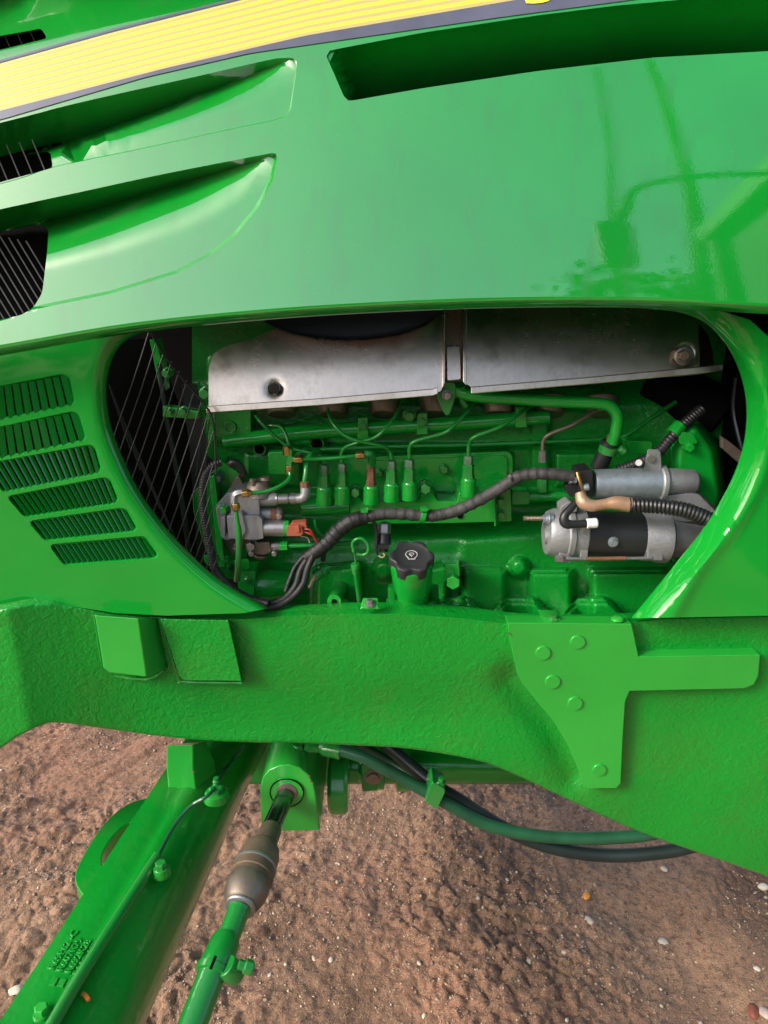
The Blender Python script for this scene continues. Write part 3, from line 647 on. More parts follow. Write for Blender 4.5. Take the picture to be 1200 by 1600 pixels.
# injector pipes
Yp = 1.215
for pts, r in (([(507, 724, Yp), (505, 716, Yp), (495, 710, Yp), (455, 700, 1.22), (430, 682, 1.22), (408, 660, 1.22), (400, 650, 1.24)], 2.6),
            ([(535, 722, Yp), (533, 710, Yp), (540, 699, Yp-.005), (560, 691, 1.20), (585, 684, 1.20), (600, 672, 1.20), (618, 650, 1.22), (626, 632, 1.24)], 2.8),
            ([(612, 718, Yp), (609, 706, Yp), (596, 697, Yp-.01), (560, 689, 1.195), (538, 680, 1.195), (522, 664, 1.20), (514, 648, 1.22), (512, 640, 1.24)], 2.8),
            ([(640, 716, Yp), (640, 700, Yp-.005), (650, 689, 1.205), (690, 678, 1.205), (705, 669, 1.205), (725, 648, 1.22), (742, 626, 1.24)], 3.2),
            ([(732, 712, Yp), (733, 695, Yp), (741, 683, 1.205), (775, 670, 1.205), (790, 662, 1.21), (812, 646, 1.23), (830, 634, 1.25)], 3.2),
            ([(452, 696, 1.21), (450, 690, 1.21), (445, 676, 1.215), (436, 666, 1.22), (415, 664, 1.23), (402, 654, 1.24)], 2.8)):
    mb = MB(); mb.T(pts, r, 10); mb.build('injector_pipe', M['pipe'], ip)
mb = MB(); mb.T([(848, 706, 1.24), (849, 690, 1.24), (858, 679, 1.235), (890, 666, 1.235), (905, 658, 1.24), (932, 640, 1.25)], 3.2, 10); mb.build('injector_pipe', M['iron'], ip)
# big coolant pipe with hose
mb = MB(); mb.T([(700, 606, 1.20), (735, 618, 1.20), (800, 623, 1.20), (880, 628, 1.20), (940, 631, 1.20), (959, 640, 1.20), (965, 655, 1.20), (962, 675, 1.20), (957, 692, 1.205)], 9.2, 18); cp = mb.build('coolant_pipe', M['eng'], TR)
mb = MB(); mb.C((958, 680, 1.206), (953, 698, 1.208), 8.2, 8.2, 18); mb.build('pipe_end', M['rust'], cp)
mb = MB(); mb.C((953, 690, 1.21), (935, 732, 1.22), 13, 13, 18); mb.build('coolant_hose', M['rubber'], cp)
mb = MB(); mb.C((952, 697, 1.209), (948, 708, 1.211), 14.8, 14.8, 24, ch=.05); mb.C((968, 700, 1.20), (976, 706, 1.20), 6, 6, 8); mb.build('hose_clamp', M['fitting'], cp)
mb = MB(); mb.plate(roundpoly([(978, 688), (1020, 690), (1018, 710), (984, 709)], 4), 1.235, .03); mb.build('rear_lug', M['eng'], TR, bevel=.003)
# lifting bracket in the shield gap
mb = MB(); mb.plate(roundpoly([(682, 604), (694, 597), (712, 598), (712, 622), (703, 648), (697, 650), (690, 640), (682, 620)], 5), 1.185, .012); q = mb.build('lifting_eye', M['fitting'], TR, bevel=.002)
mb = MB(); mb.P((699, 619, 1.187), (699, 619, 1.17), [(0, 8.5), (.4, 8.5), (.41, 6.5), (1, 6)], 6); mb.build('bolt', M['steel'], q, bevel=.0008)
mb = MB(); mb.T([(722, 604, 1.20), (722, 625, 1.205), (728, 634, 1.21)], 5, 10); mb.build('short_pipe', M['pipe'], TR)

# ---- bell housing at the rear of the engine
mb = MB(); mb.loft([[W(x, y, Y) for x, y in poly] for Y, poly in ((1.33, [(1045, 690), (1080, 655), (1095, 655), (1130, 690), (1140, 780), (1128, 860), (1045, 880)]), (1.20, [(1048, 700), (1072, 666), (1085, 662), (1120, 700), (1130, 770), (1115, 860), (1048, 880)]), (1.185, [(1060, 705), (1075, 674), (1088, 672), (1112, 706), (1122, 770), (1108, 850), (1060, 850)]))]); mb.build('bell_housing', M['eng'], TR, bevel=.006, seg=3)
def corr(pts, rpx, pitch_px=5.0, amp=.16):
    P = np.array([W(*p) for p in pts]); k = sc(P[0]); Q = crom(P, False, 10) if len(P) > 2 else P
    L = np.r_[0, np.cumsum(np.linalg.norm(np.diff(Q, axis=0), axis=1))]; n = int(L[-1]/(pitch_px*k/4)); n -= n % 4; s = np.linspace(0, L[-1], n+1)
    R = np.c_[[np.interp(s, L, Q[:, i]) for i in range(3)]].T
    ph = np.arange(n+1) % 4; r = rpx*k*(1-amp*np.array([0, 0, 1, 1])[ph]); mb = MB(); mb.tube(R, r, 14); return mb
cb = corr([(1096, 640, 1.20), (1070, 662, 1.19), (1048, 685, 1.18), (1030, 705, 1.18), (1000, 722, 1.19), (965, 735, 1.2)], 9).build('corrugated_conduit', M['rubber'], TR, ang=80)
mb = MB(); mb.C((1063, 664, 1.188), (1050, 678, 1.182), 11, 11, 20, ch=.05); mb.plate(roundpoly([(1060, 684), (1068, 674), (1084, 678), (1090, 692), (1078, 696), (1062, 694)], 3), 1.175, .004); q = mb.build('conduit_clip', M['eng'], cb, bevel=.0006)
mb = MB(); mb.P((1079, 700, 1.19), (1079, 700, 1.168), [(0, 10), (.3, 10), (.31, 8), (1, 7)], 6); mb.build('bolt', M['eng'], q, bevel=.001)
mb = MB(); mb.T([(1150, 590, 1.22), (1146, 640, 1.22), (1156, 690, 1.20), (1166, 720, 1.19)], 3.5, 8); mb.build('rear_hose', M['navy'], TR)
mb = MB(); mb.plate([(1128, 682), (1140, 690), (1162, 708), (1158, 726), (1128, 700)], 1.18, .01); mb.build('rear_strap', M['iron'], TR, bevel=.001)

# ---- starter motor
mb = MB(); mb.P((908, 834, 1.165), (1006, 838, 1.165), [(0, 33), (.0, 37), (1, 37), (1, 33)], 36); st = mb.build('starter_motor', M['rubber'], TR)
mb = MB(); mb.P((850, 832, 1.165), (912, 834, 1.165), [(0, 20), (.06, 34), (.2, 38), (.5, 39.5), (.52, 41.5), (.66, 41.5), (.68, 38.5), (.98, 38.5), (1, 37)], 32)
mb.plate(roundpoly([(876, 792), (890, 783), (902, 790), (902, 800), (876, 802)], 3), 1.145, .03); mb.plate(roundpoly([(874, 862), (892, 860), (893, 880), (872, 878)], 3), 1.13, .03)
mb.P((850, 838, 1.15), (862, 838, 1.15), [(0, 12), (1, 13)], 20); mb.build('starter_end_cap', M['alu'], st, bevel=.0012)
for a in range(6):
    w = 2*pi*a/6+.5; c = W(905, 834, 1.165); q = c+np.array([0, -.042*cos(w), .042*sin(w)])
    MB().box(q, (.006, .004, .007)).build('end_cap_lug', M['alu'], st, bevel=.001)
mb = MB(); mb.P((998, 838, 1.165), (1040, 839, 1.165), [(0, 36.5), (.08, 38), (.45, 38), (.7, 41), (1, 41)], 32); mb.P((1036, 836, 1.17), (1110, 838, 1.19), [(0, 36), (.1, 35), (1, 32)], 28)
mb.plate(roundpoly([(1012, 855), (1036, 855), (1036, 876), (1012, 876)], 3), 1.125, .03); mb.build('starter_gear_housing', M['alu'], st, bevel=.0012)
mb = MB(); mb.prism(pxs(roundpoly([(1036, 775), (1080, 770), (1092, 772), (1120, 800), (1122, 815), (1036, 815)], 3), 1.15), pxs([(q[0], q[1]) for q in roundpoly([(1030, 770), (1080, 765), (1096, 768), (1128, 800), (1128, 820), (1030, 820)], 3)], 1.21)); mb.build('starter_web', M['alu'], st, bevel=.002)
mb = MB(); mb.P((927, 757, 1.165), (1032, 754, 1.165), [(0, 20), (.0, 22.5), (.03, 23.5), (.97, 24.5), (1, 22)], 30); so_ = mb.build('solenoid', M['zinc'], st)
mb = MB(); mb.P((1028, 754, 1.165), (1038, 754, 1.165), [(0, 26), (.2, 28), (.8, 28), (1, 26)], 28); mb.P((1034, 752, 1.165), (1091, 753, 1.165), [(0, 21), (.85, 20), (.93, 17), (.98, 11), (1, 4)], 28)
mb.prism(pxs(roundpoly([(1006, 734), (1012, 702), (1028, 702), (1032, 706), (1034, 735), (1040, 745), (1040, 760), (1020, 745)], 3), 1.155), pxs(roundpoly([(1006, 734), (1012, 702), (1028, 702), (1032, 706), (1034, 735), (1040, 745), (1040, 760), (1020, 745)], 3), 1.185)); mb.build('solenoid_nose', M['alu'], st, bevel=.0015)
mb = MB(); mb.P((1018, 717, 1.158), (1018, 717, 1.150), [(0, 6), (1, 5.5)], 16); mb.build('solenoid_screw', M['steel'], st)
mb = MB(); mb.P((1001, 723, 1.165), (998, 723, 1.140), [(0, 6), (1, 5)], 16); mb.build('solenoid_screw', M['steel'], st)
mb = MB(); mb.plate(roundpoly([(903, 737), (926, 734), (928, 778), (905, 772)], 4), 1.145, .045); mb.build('solenoid_cap', M['rubber'], st, bevel=.002)
mb = MB(); mb.C((880, 748, 1.15), (892, 748, 1.15), 4.5, 5, 12); mb.build('terminal_stud', M['copper'], st)
mb = MB(); mb.P((889, 748, 1.15), (900, 748, 1.15), [(0, 9), (.4, 9), (.42, 7.5), (1, 9)], 6); mb.build('terminal_nut', M['zinc'], st, bevel=.0006)
mb = MB(); mb.P((908, 763, 1.135), (920, 761, 1.135), [(0, 5), (.3, 6.5), (1, 6)], 10); mb.build('terminal_nut', M['zinc'], st, bevel=.0006)
mb = MB(); mb.T([(902, 738, 1.138), (906, 752, 1.132), (912, 768, 1.13), (916, 780, 1.132)], 2.6, 8); mb.build('ground_strap', M['brass'], st)
mb = MB(); mb.plate(roundpoly([(884, 758), (908, 755), (910, 772), (892, 778), (885, 770)], 3), 1.15, .02); mb.build('terminal_block', M['rubber'], st, bevel=.001)
mb = MB()
P_ = crom(np.array([W(818, 810, 1.15), W(852, 810, 1.15)]), False, 36); mb.tube(P_, [(.0037 if i % 2 else .0045) for i in range(len(P_))], 10); mb.build('threaded_stud', M['iron'], st)
mb = MB(); mb.P((848, 811, 1.15), (864, 811, 1.15), [(0, 7), (.3, 7), (.32, 9), (.5, 9), (.52, 11), (.62, 11), (.64, 9.5), (1, 9.5)], 12); mb.build('stud_nut', M['zinc'], st, bevel=.0005)
mb = MB(); mb.C((884, 873, 1.125), (1018, 872, 1.125), 2.8, 2.8, 10); tb_ = mb.build('through_bolt', M['steel'], st)
MB().C((914, 873.2, 1.125), (978, 872.4, 1.125), 3.3, 3.3, 10).build('bolt_rust', M['rust'], tb_)
mb = MB(); mb.P((868, 873, 1.125), (878, 873, 1.125), [(0, 6), (1, 6.5)], 6); mb.build('bolt_head', M['steel'], tb_)
mb = MB(); mb.P((960, 849, 1.130), (960, 849, 1.119), [(0, 8.5), (.5, 8.5), (.6, 5.5), (1, 5)], 20); mb.build('case_screw', M['zinc'], st)
# boots and cables at the starter
mb = MB(); mb.T([(905, 778, 1.125), (893, 793, 1.115), (882, 806, 1.11), (884, 818, 1.108), (900, 819, 1.108), (918, 818, 1.11)], [5.5, 6, 7, 8, 6, 6.5], 14); q = mb.build('cable_boot', M['rubber'], st)
MB().C((915, 818, 1.11), (934, 817, 1.11), 8, 8, 14, ch=.3).build('boot_tip', M['white'], q)
mb = MB(); mb.T([(906, 770, 1.12), (911, 784, 1.112), (925, 790, 1.108), (945, 788, 1.108), (962, 786, 1.108), (984, 789, 1.108)], [7.5, 10.5, 9.5, 8.5, 11, 12], 16); mb.build('taped_cable_end', M['copper'], st)
corr([(982, 789, 1.108), (1020, 790, 1.105), (1060, 795, 1.10), (1090, 804, 1.098), (1130, 822, 1.095)], 12.5, 6.2, .2).build('corrugated_conduit', M['rubber'], st, ang=80)
# ---- taped harness
def taped(pts, rpx, name, mat, parent):
    P = np.array([W(*p) for p in pts]); k = sc(P[0]); rr = np.broadcast_to(np.asarray(rpx, float), (len(P),)); Q = crom(np.c_[P, rr*k], False, 14)
    w = np.random.RandomState(3).rand(len(Q)); f = 1+.05*np.sin(np.arange(len(Q))*.9)+.06*(w-.5)+.06*((np.arange(len(Q)) % 6) < 1)
    mb = MB(); mb.tube(Q[:, :3], Q[:, 3]*f, 14); return mb.build(name, mat, parent, ang=60)
hz = taped([(895, 745, 1.15), (868, 741, 1.15), (840, 740, 1.155), (812, 744, 1.16), (785, 760, 1.165), (755, 778, 1.17), (725, 793, 1.17), (695, 803, 1.17), (665, 806, 1.17), (630, 803, 1.17), (600, 803, 1.17), (570, 808, 1.165)], 9.5, 'wiring_harness', M['tape'], TR)
taped([(572, 808, 1.165), (550, 814, 1.16), (530, 828, 1.16), (512, 847, 1.155), (496, 860, 1.15), (478, 872, 1.15)], [11, 12, 12, 12, 11, 9], 'harness_branch', M['tapeb'], hz)
for x, y, a in ((569, 808, .25), (661, 806, .15)):
    mb = MB(); c = W(x, y, 1.168); mb.prof(c+np.array([-.004, 0, .001]), c+np.array([.004, 0, -.001]), [(0, .0128), (1, .0128)], 20); mb.box(c+np.array([.001, -.006, .014]), (.006, .006, .003)); mb.build('cable_tie', M['zip'], hz, bevel=.0006)
MB().P((797, 748, 1.163), (801, 745, 1.163), [(0, 10.8), (1, 10.8)], 18).build('cable_tie', M['rubber'], hz)
for i, pts in enumerate(([(484, 868, 1.15), (470, 890, 1.14), (462, 915, 1.13), (445, 935, 1.12), (420, 945, 1.11), (395, 940, 1.10)],
            [(490, 866, 1.145), (480, 890, 1.135), (474, 912, 1.12), (458, 932, 1.11), (436, 946, 1.10), (412, 950, 1.09)],
            [(478, 866, 1.155), (462, 885, 1.15), (452, 908, 1.14), (446, 925, 1.13)],
            [(508, 846, 1.15), (506, 862, 1.16), (505, 876, 1.165)])):
    mb = MB(); mb.T(pts, 5.5 if i < 2 else 4, 10); mb.build('harness_branch', M['tapeb'], hz)
corr([(345, 722, 1.16), (332, 728, 1.155), (320, 745, 1.15), (316, 775, 1.145), (319, 810, 1.14), (326, 845, 1.135), (331, 868, 1.13), (334, 884, 1.125), (345, 902, 1.12), (366, 922, 1.11), (392, 936, 1.10), (420, 944, 1.09)], 6.8, 4.0, .15).build('corrugated_conduit', M['rubber'], hz, ang=80)
mb = MB(); mb.T([(358, 727, 1.17), (366, 722, 1.17), (376, 730, 1.175), (381, 742, 1.18)], 6, 10); mb.build('harness_branch', M['rubber'], hz)
mb = MB(); mb.T([(474, 913, 1.12), (484, 920, 1.12), (490, 908, 1.125)], 1.8, 6); mb.build('sensor_wire', M['rubber'], hz)
mb = MB(); mb.T([(482, 920, 1.14), (488, 908, 1.145), (492, 900, 1.15)], 2.2, 6); mb.build('sensor_wire', M['cream'], hz)
mb = MB(); mb.P((491, 902, 1.15), (508, 888, 1.17), [(0, 6), (.2, 8.5), (.45, 9), (.5, 7.5), (.6, 10.5), (1, 11)], 18); mb.build('block_sensor', M['fitting'], TR)
# ---- fuel pump on the gear case, front
mb = MB(); mb.plate(roundpoly([(325, 743), (347, 721), (372, 738), (386, 760), (386, 905), (345, 905), (328, 880), (302, 800), (300, 772)], 4), 1.235, .05); gc = mb.build('gear_case', M['eng'], TR, bevel=.002)
mb = MB(); mb.plate([(326, 746), (335, 742), (352, 886), (342, 886)], 1.19, .05); mb.build('gear_case_rim', M['eng'], gc, bevel=.0015)
for x, y, r in ((338, 749, 7.5), (356, 893, 4)):
    mb = MB(); mb.P((x, y, 1.235), (x, y, 1.21), [(0, r+1.5), (.3, r+1.5), (.31, r), (1, r*.9)], 6); mb.build('bolt', M['zinc'] if y < 800 else M['fitting'], gc, bevel=.0008)
MB().plate(roundpoly([(364, 876), (388, 874), (390, 888), (370, 891)], 3), 1.15, .004).build('pipe_bracket', M['eng'], gc, bevel=.0008)
mb = MB(); mb.plate(roundpoly([(318, 868), (342, 867), (343, 882), (325, 884), (319, 878)], 4), 1.14, .004); q = mb.build('pipe_bracket', M['eng'], gc, bevel=.0008)
MB().P((327, 875, 1.141), (327, 875, 1.1385), [(0, 2.6), (1, 2.6)], 12).build('hole', M['void'], q)
MB().P((353, 877, 1.16), (353, 877, 1.145), [(0, 4.5), (1, 4)], 6).build('bolt', M['fitting'], q)
mb = MB(); mb.plate(roundpoly([(372, 741), (382, 760), (386, 845), (365, 868), (345, 842), (338, 812), (337, 796)], 5), 1.205, .028); fp = mb.build('fuel_pump', M['iron'], TR, bevel=.003)
mb = MB(); mb.plate(roundpoly([(337, 790), (356, 770), (360, 768), (360, 845), (346, 842), (340, 815)], 6), 1.175, .04); mb.build('pump_flange', M['alu'], fp, bevel=.003)
mb = MB(); mb.C((347, 798, 1.176), (347, 798, 1.165), 9.5, 9, 18); mb.build('flange_boss', M['alu'], fp)
mb = MB(); mb.P((348, 798, 1.168), (348, 798, 1.152), [(0, 7.5), (.3, 7.5), (.31, 6), (1, 5.5)], 6); mb.build('bolt', M['eng'], fp, bevel=.0006)
mb = MB(); mb.C((405, 775, 1.18), (405, 750, 1.18), 25, 16, 24, ch=.15); mb.C((395, 758, 1.165), (395, 748, 1.165), 5, 5, 10); mb.C((415, 750, 1.185), (415, 745, 1.185), 10, 8, 14); mb.build('pump_head', M['iron'], fp, bevel=.001)
mb = MB(); mb.plate(roundpoly([(358, 770), (404, 768), (406, 807), (404, 812), (362, 812)], 3), 1.155, .06); mb.C((402, 781, 1.17), (433, 780, 1.17), 10.5, 10, 22); mb.C((400, 803, 1.175), (428, 803, 1.175), 11.5, 11, 20); mb.build('pump_body', M['alu'], fp, bevel=.0018)
mb = MB(); mb.P((432, 780, 1.165), (462, 779, 1.165), [(0, 9), (.05, 9.5), (.1, 8), (.62, 8), (.64, 6.5), (.72, 6.5), (.74, 9), (1, 9)], 16); mb.build('inlet_fitting', M['steel'], fp)
mb = MB(); mb.T([(460, 779, 1.165), (472, 778, 1.163), (477, 772, 1.163), (477, 762, 1.165)], 8.0, 14); mb.build('inlet_elbow', M['alu'], fp)
mb = MB(); mb.P((477, 765, 1.165), (476, 752, 1.166), [(0, 7.5), (.2, 8), (.9, 8), (1, 6)], 8); mb.build('inlet_nut', M['rust'], fp)
mb = MB(); mb.T([(476, 754, 1.166), (478, 738, 1.17), (480, 722, 1.18), (486, 711, 1.19), (500, 706, 1.22)], 4.3, 10); mb.build('inlet_tube', M['pipe'], fp)
mb = MB(); mb.C((424, 804, 1.172), (443, 804, 1.172), 11.5, 11, 22); mb.build('pump_plug', M['rust'], fp)
mb = MB(); mb.C((434, 804, 1.170), (441, 804, 1.170), 12.5, 12, 22); mb.C((436, 807, 1.157), (436, 807, 1.15), 4, 4, 12); mb.build('plug_cap', M['steel'], fp)
mb = MB(); mb.plate(roundpoly([(345, 808), (352, 807), (352, 840), (345, 838)], 2), 1.15, .05); mb.plate(roundpoly([(354, 806), (404, 806), (410, 812), (412, 842), (400, 844), (357, 842)], 3), 1.145, .06); mb.plate(roundpoly([(366, 800), (378, 800), (384, 830), (376, 844), (362, 842)], 3), 1.141, .02); mb.build('lower_pump_body', M['alu'], fp, bevel=.002)
mb = MB(); mb.C((410, 825, 1.16), (447, 825, 1.16), 13, 13, 26); vs_ = mb.build('fuel_solenoid', M['steel'], fp)
MB().C((443, 825, 1.16), (453, 825, 1.16), 13.4, 13.2, 26).build('solenoid_ring', M['eng'], vs_)
mb = MB(); mb.plate(roundpoly([(448, 823), (472, 822), (474, 834), (470, 838), (448, 838)], 2), 1.14, .02); mb.plate(roundpoly([(454, 818), (478, 816), (480, 826), (458, 826)], 2), 1.145, .018); mb.plate([(462, 822), (468, 822), (468, 832), (462, 832)], 1.137, .01); mb.build('connector', M['conn'], vs_, bevel=.001)
for dy in (-2, 2): MB().T([(474, 829+dy, 1.145), (484, 831+dy*1.5, 1.143), (490, 838, 1.145), (497, 850, 1.15)], 1.5, 6).build('wire', M['red'], vs_)
MB().T([(470, 838, 1.15), (480, 840, 1.15), (484, 848, 1.15)], 1.0, 6).build('wire', M['cream'], vs_)
mb = MB(); mb.plate(roundpoly([(383, 848), (422, 847), (424, 863), (412, 868), (386, 864)], 3), 1.165, .05); mb.C((408, 866, 1.18), (408, 872, 1.18), 12, 9, 16); mb.build('pump_base', M['iron'], fp, bevel=.0015)
for x, y, r, m in ((391, 855, 7.5, 'steel'), (366, 858, 3, 'steel'), (392, 866, 5, 'steel'), (428, 866, 4.5, 'steel')):
    MB().P((x, y, 1.17), (x, y, 1.15), [(0, r+1), (.3, r+1), (.31, r), (1, r*.9)], 6).build('bolt', M[m], fp, bevel=.0006)
mb = MB(); mb.P((424, 854, 1.165), (438, 854, 1.165), [(0, 6), (.5, 7.5), (1, 6.5)], 8); mb.build('outlet_nut', M['steel'], fp, bevel=.0005)
mb = MB(); mb.P((437, 854, 1.165), (451, 853, 1.165), [(0, 7), (.1, 8), (.9, 8), (1, 5)], 6); mb.build('outlet_nut', M['eng'], fp, bevel=.0005)
MB().T([(450, 853, 1.165), (480, 852, 1.165), (520, 850, 1.17), (560, 848, 1.19)], 4, 10).build('fuel_tube', M['pipe'], fp)
MB().T([(492, 812, 1.18), (494, 825, 1.18), (502, 836, 1.18), (514, 842, 1.18)], 2.4, 8).build('fuel_tube', M['fitting'], fp)
mb = MB(); mb.T([(384, 770, 1.13), (372, 771, 1.128), (367, 775, 1.128), (367, 790, 1.13)], 5.6, 4, n=3); mb.build('lube_elbow', M['alu'], fp, bevel=.0005)
MB().P((378, 771, 1.13), (393, 770, 1.13), [(0, 6.5), (.1, 7.2), (.7, 7.2), (.75, 5.8), (1, 5)], 6).build('union_nut', M['brass'], fp, bevel=.0005)
MB().P((368, 786, 1.13), (369, 799, 1.13), [(0, 6.5), (.1, 7.2), (.7, 7.2), (.75, 5.8), (1, 4.5)], 6).build('union_nut', M['brass'], fp, bevel=.0005)
MB().T([(369, 797, 1.13), (371, 815, 1.128), (373, 830, 1.128), (373, 860, 1.13), (372, 890, 1.135), (370, 906, 1.15)], [3.2, 3.4, 4.8, 5.0, 5.0, 5.0], 12).build('lube_hose', M['fitting'], fp)
MB().T([(391, 770, 1.13), (410, 769, 1.135), (428, 764, 1.14), (445, 755, 1.15), (453, 746, 1.16), (453, 738, 1.165)], 3.3, 10).build('fuel_tube', M['pipe'], fp)
mb = MB(); mb.plate(roundpoly([(418, 707), (451, 705), (451, 742), (420, 742)], 4), 1.225, .02); mb.build('mounting_pad', M['cast'], TR, bevel=.002)
mb = MB(); mb.plate(roundpoly([(448, 702), (456, 702), (456, 714), (466, 714), (466, 722), (456, 722), (456, 738), (448, 738)], 1.5, 2), 1.17, .018); tee = mb.build('fuel_tee', M['fitting'], TR, bevel=.001)
for a, b in (((449, 711, 1.175), (448, 697, 1.175)), ((460, 718, 1.172), (473, 717.5, 1.172)), ((452, 727, 1.172), (452, 741, 1.172))):
    MB().P(a, b, [(0, 6.5), (.15, 7), (.85, 7), (1, 5)], 6).build('union_nut', M['brass'], tee, bevel=.0005)
MB().T([(472, 718, 1.172), (500, 717, 1.18), (530, 715, 1.18), (558, 712, 1.185)], 3.0, 10).build('fuel_tube', M['pipe'], tee)
MB().P((556, 712, 1.185), (570, 710.5, 1.185), [(0, 5), (.2, 6.5), (.9, 6.5), (1, 5)], 6).build('union_nut', M['brass'], tee, bevel=.0005)
MB().T([(568, 711, 1.187), (578, 710, 1.19), (581, 714, 1.195), (581, 726, 1.205)], 6.5, 6, n=3).build('elbow', M['fitting'], tee, bevel=.0006)

# ---- crankcase fittings
mb = MB(); mb.T([(553, 862, 1.11), (551, 850, 1.11), (556, 843, 1.105), (566, 842, 1.105), (575, 851, 1.105), (575, 862, 1.107), (568, 867, 1.11), (557, 866, 1.11)], 2.8, 10); dp = mb.build('dipstick', M['fitting'], TR)
mb = MB(); mb.T([(553, 860, 1.11), (555, 870, 1.115), (556, 885, 1.12)], 1.6, 8); mb.build('dipstick_wire', M['pipe'], dp)
mb = MB(); mb.P((555, 881, 1.12), (556, 896, 1.125), [(0, 6), (.1, 7), (.4, 7), (.45, 6), (1, 5.5)], 16); mb.build('dipstick_seal', M['fitting'], dp)
MB().T([(556, 893, 1.125), (560, 920, 1.14), (564, 950, 1.15)], 5, 14).build('dipstick_tube', M['fitting'], dp)
# filler neck, cap with lobes and printed symbol
axis = np.array([0, -.42, .91]); axis /= np.linalg.norm(axis)
cc = W(643, 872, 1.10); k = sc(cc)
mb = MB(); nb = W(646, 965, 1.16); mb.prof(nb, cc-axis*.006, [(0, 26*k), (.55, 26*k), (.57, 31*k), (.66, 32*k), (.95, 34*k), (1, 33*k)], 32); nk = mb.build('filler_neck', M['eng'], TR)
for x in (614, 677):
    MB().P((x, 960, 1.17), (x, 915, 1.17), [(0, 11), (.5, 11), (.52, 9), (1, 8)], 16).build('neck_flange', M['cast'], nk)
    MB().P((x+(6 if x < 640 else -4), 950, 1.135), (x+(6 if x < 640 else -4), 940, 1.135), [(0, 9), (.4, 9), (.41, 7), (1, 6.5)], 6).build('bolt', M['fitting'], nk, bevel=.0008)
MB().P((644, 905, 1.085), (644, 900, 1.075), [(0, 6), (.5, 5.5), (1, 3)], 14).build('neck_stud', M['fitting'], nk)
U = np.array([1.0, 0, 0]); Vv = np.cross(axis, U)
def lobe(a, r0, amp): return r0-amp*(0.5-0.5*np.cos(6*a+pi))**1.6+0*a
N_ = 120; an = np.linspace(0, 2*pi, N_, endpoint=False)
def ringc(h, r0, amp, rib=0):
    r = (r0-amp*((0.5+0.5*np.cos(6*(an+.52)))**1.5))*(1+rib*(np.arange(N_) % 2)); return [cc+axis*h*k+(U*cos(a)*q+Vv*sin(a)*q)*k for a, q in zip(an, r)]
mb = MB(); mb.loft([ringc(-16, 33, 3), ringc(-15, 35.5, 5, -.02), ringc(2, 36.0, 6, -.02), ringc(5, 35, 6), ringc(6, 33.5, 6), ringc(5.6, 27, 0), ringc(4.8, 26, 0), ringc(5.2, 10, 0), ringc(5.4, 3, 0)]); cap = mb.build('oil_filler_cap', M['capm'], TR, ang=45)
def capP(x, y, h=5.75): return cc+axis*h*k+(U*x+Vv*y)*k
pts = [(-5.2, -7.5), (5.2, -7.5), (5.2, -4.2)] + [(9*cos(a), 2.4+8.2*sin(a)) for a in np.linspace(-.72, pi+.72, 18)]+[(-5.2, -4.2), (-5.2, -7.5)]
mb = MB(); mb.tube([capP(x, y) for x, y in dens(pts, 1.5, False)], .0007, 6); mb.build('cap_symbol', M['mark'], cap)
pts = [(0, -1.6), (3.6, 3.2), (3.2, 5.2), (0, 5.8), (-3.2, 5.2), (-3.6, 3.2), (0, -1.6)]
mb = MB(); mb.tube([capP(x, y) for x, y in dens(pts, 1.2, False)], .0006, 6); mb.tube([capP(-1.2, 3.4), capP(0, 1.8), capP(1.2, 3.4)], .0004, 6); mb.build('cap_symbol', M['mark'], cap)
# pressure sensor
mb = MB(); mb.P((601, 815, 1.20), (600, 836, 1.19), [(0, 5), (.2, 11), (.85, 11), (1, 9)], 6); ps = mb.build('pressure_sensor', M['steel'], TR, bevel=.001)
mb = MB(); mb.P((600, 834, 1.19), (599, 862, 1.18), [(0, 10), (.1, 11), (.6, 11), (.62, 8), (1, 7)], 18); mb.plate([(590, 852), (608, 852), (608, 858), (590, 858)], 1.165, .03); mb.build('sensor_plug', M['rubber'], ps)
MB().T([(596, 862, 1.18), (600, 869, 1.175), (592, 868, 1.17), (588, 858, 1.17), (588, 835, 1.175), (584, 815, 1.18)], [1.2, 1.2, 1.2, 2.5, 3, 3], 8).build('sensor_wire', M['rubber'], ps)
MB().T([(598, 864, 1.172), (601, 868, 1.17), (596, 871, 1.168), (590, 866, 1.17)], 1.1, 6).build('sensor_wire', M['cream'], ps)
# side plug block, boss, bracket
mb = MB(); mb.prism(pxs(roundpoly([(694, 881), (718, 881), (719, 902), (697, 904)], 3), 1.12), pxs(roundpoly([(688, 872), (718, 873), (720, 915), (694, 915)], 3), 1.26)); pb = mb.build('plug_boss', M['eng'], TR, bevel=.003)
MB().P((708, 898, 1.135), (708, 911, 1.095), [(0, 9), (.8, 9.5), (.81, 11), (1, 11)], 6).build('hex_plug', M['eng'], pb, bevel=.001)
mb = MB(); mb.P((532, 918, 1.22), (522, 940, 1.12), [(0, 13), (.9, 11.5), (1, 10.5)], 22); q = mb.build('threaded_boss', M['cast'], TR)
MB().P((522, 940, 1.121), (522, 940.5, 1.1175), [(0, 4.2), (1, 4.2)], 14).build('hole', M['void'], q)
mb = MB(); mb.prism(pxs([(768, 770), (772, 768), (775, 822), (772, 822)], 1.19), pxs([(778, 772), (782, 770), (782, 820), (778, 820)], 1.23)); mb.plate([(774, 768), (791, 766), (791, 815), (775, 815)], 1.222, .004); mb.prism(pxs([(770, 768), (773, 771), (818, 752), (816, 749)], 1.19), pxs([(770, 768), (773, 771), (818, 752), (816, 749)], 1.23)); wb = mb.build('harness_bracket', M['eng'], TR, bevel=.0008)
for y in (785, 806): MB().P((783, y, 1.222), (783, y, 1.208), [(0, 8), (.3, 8), (.31, 6), (1, 5.5)], 6).build('bolt', M['fitting'], wb, bevel=.0006)
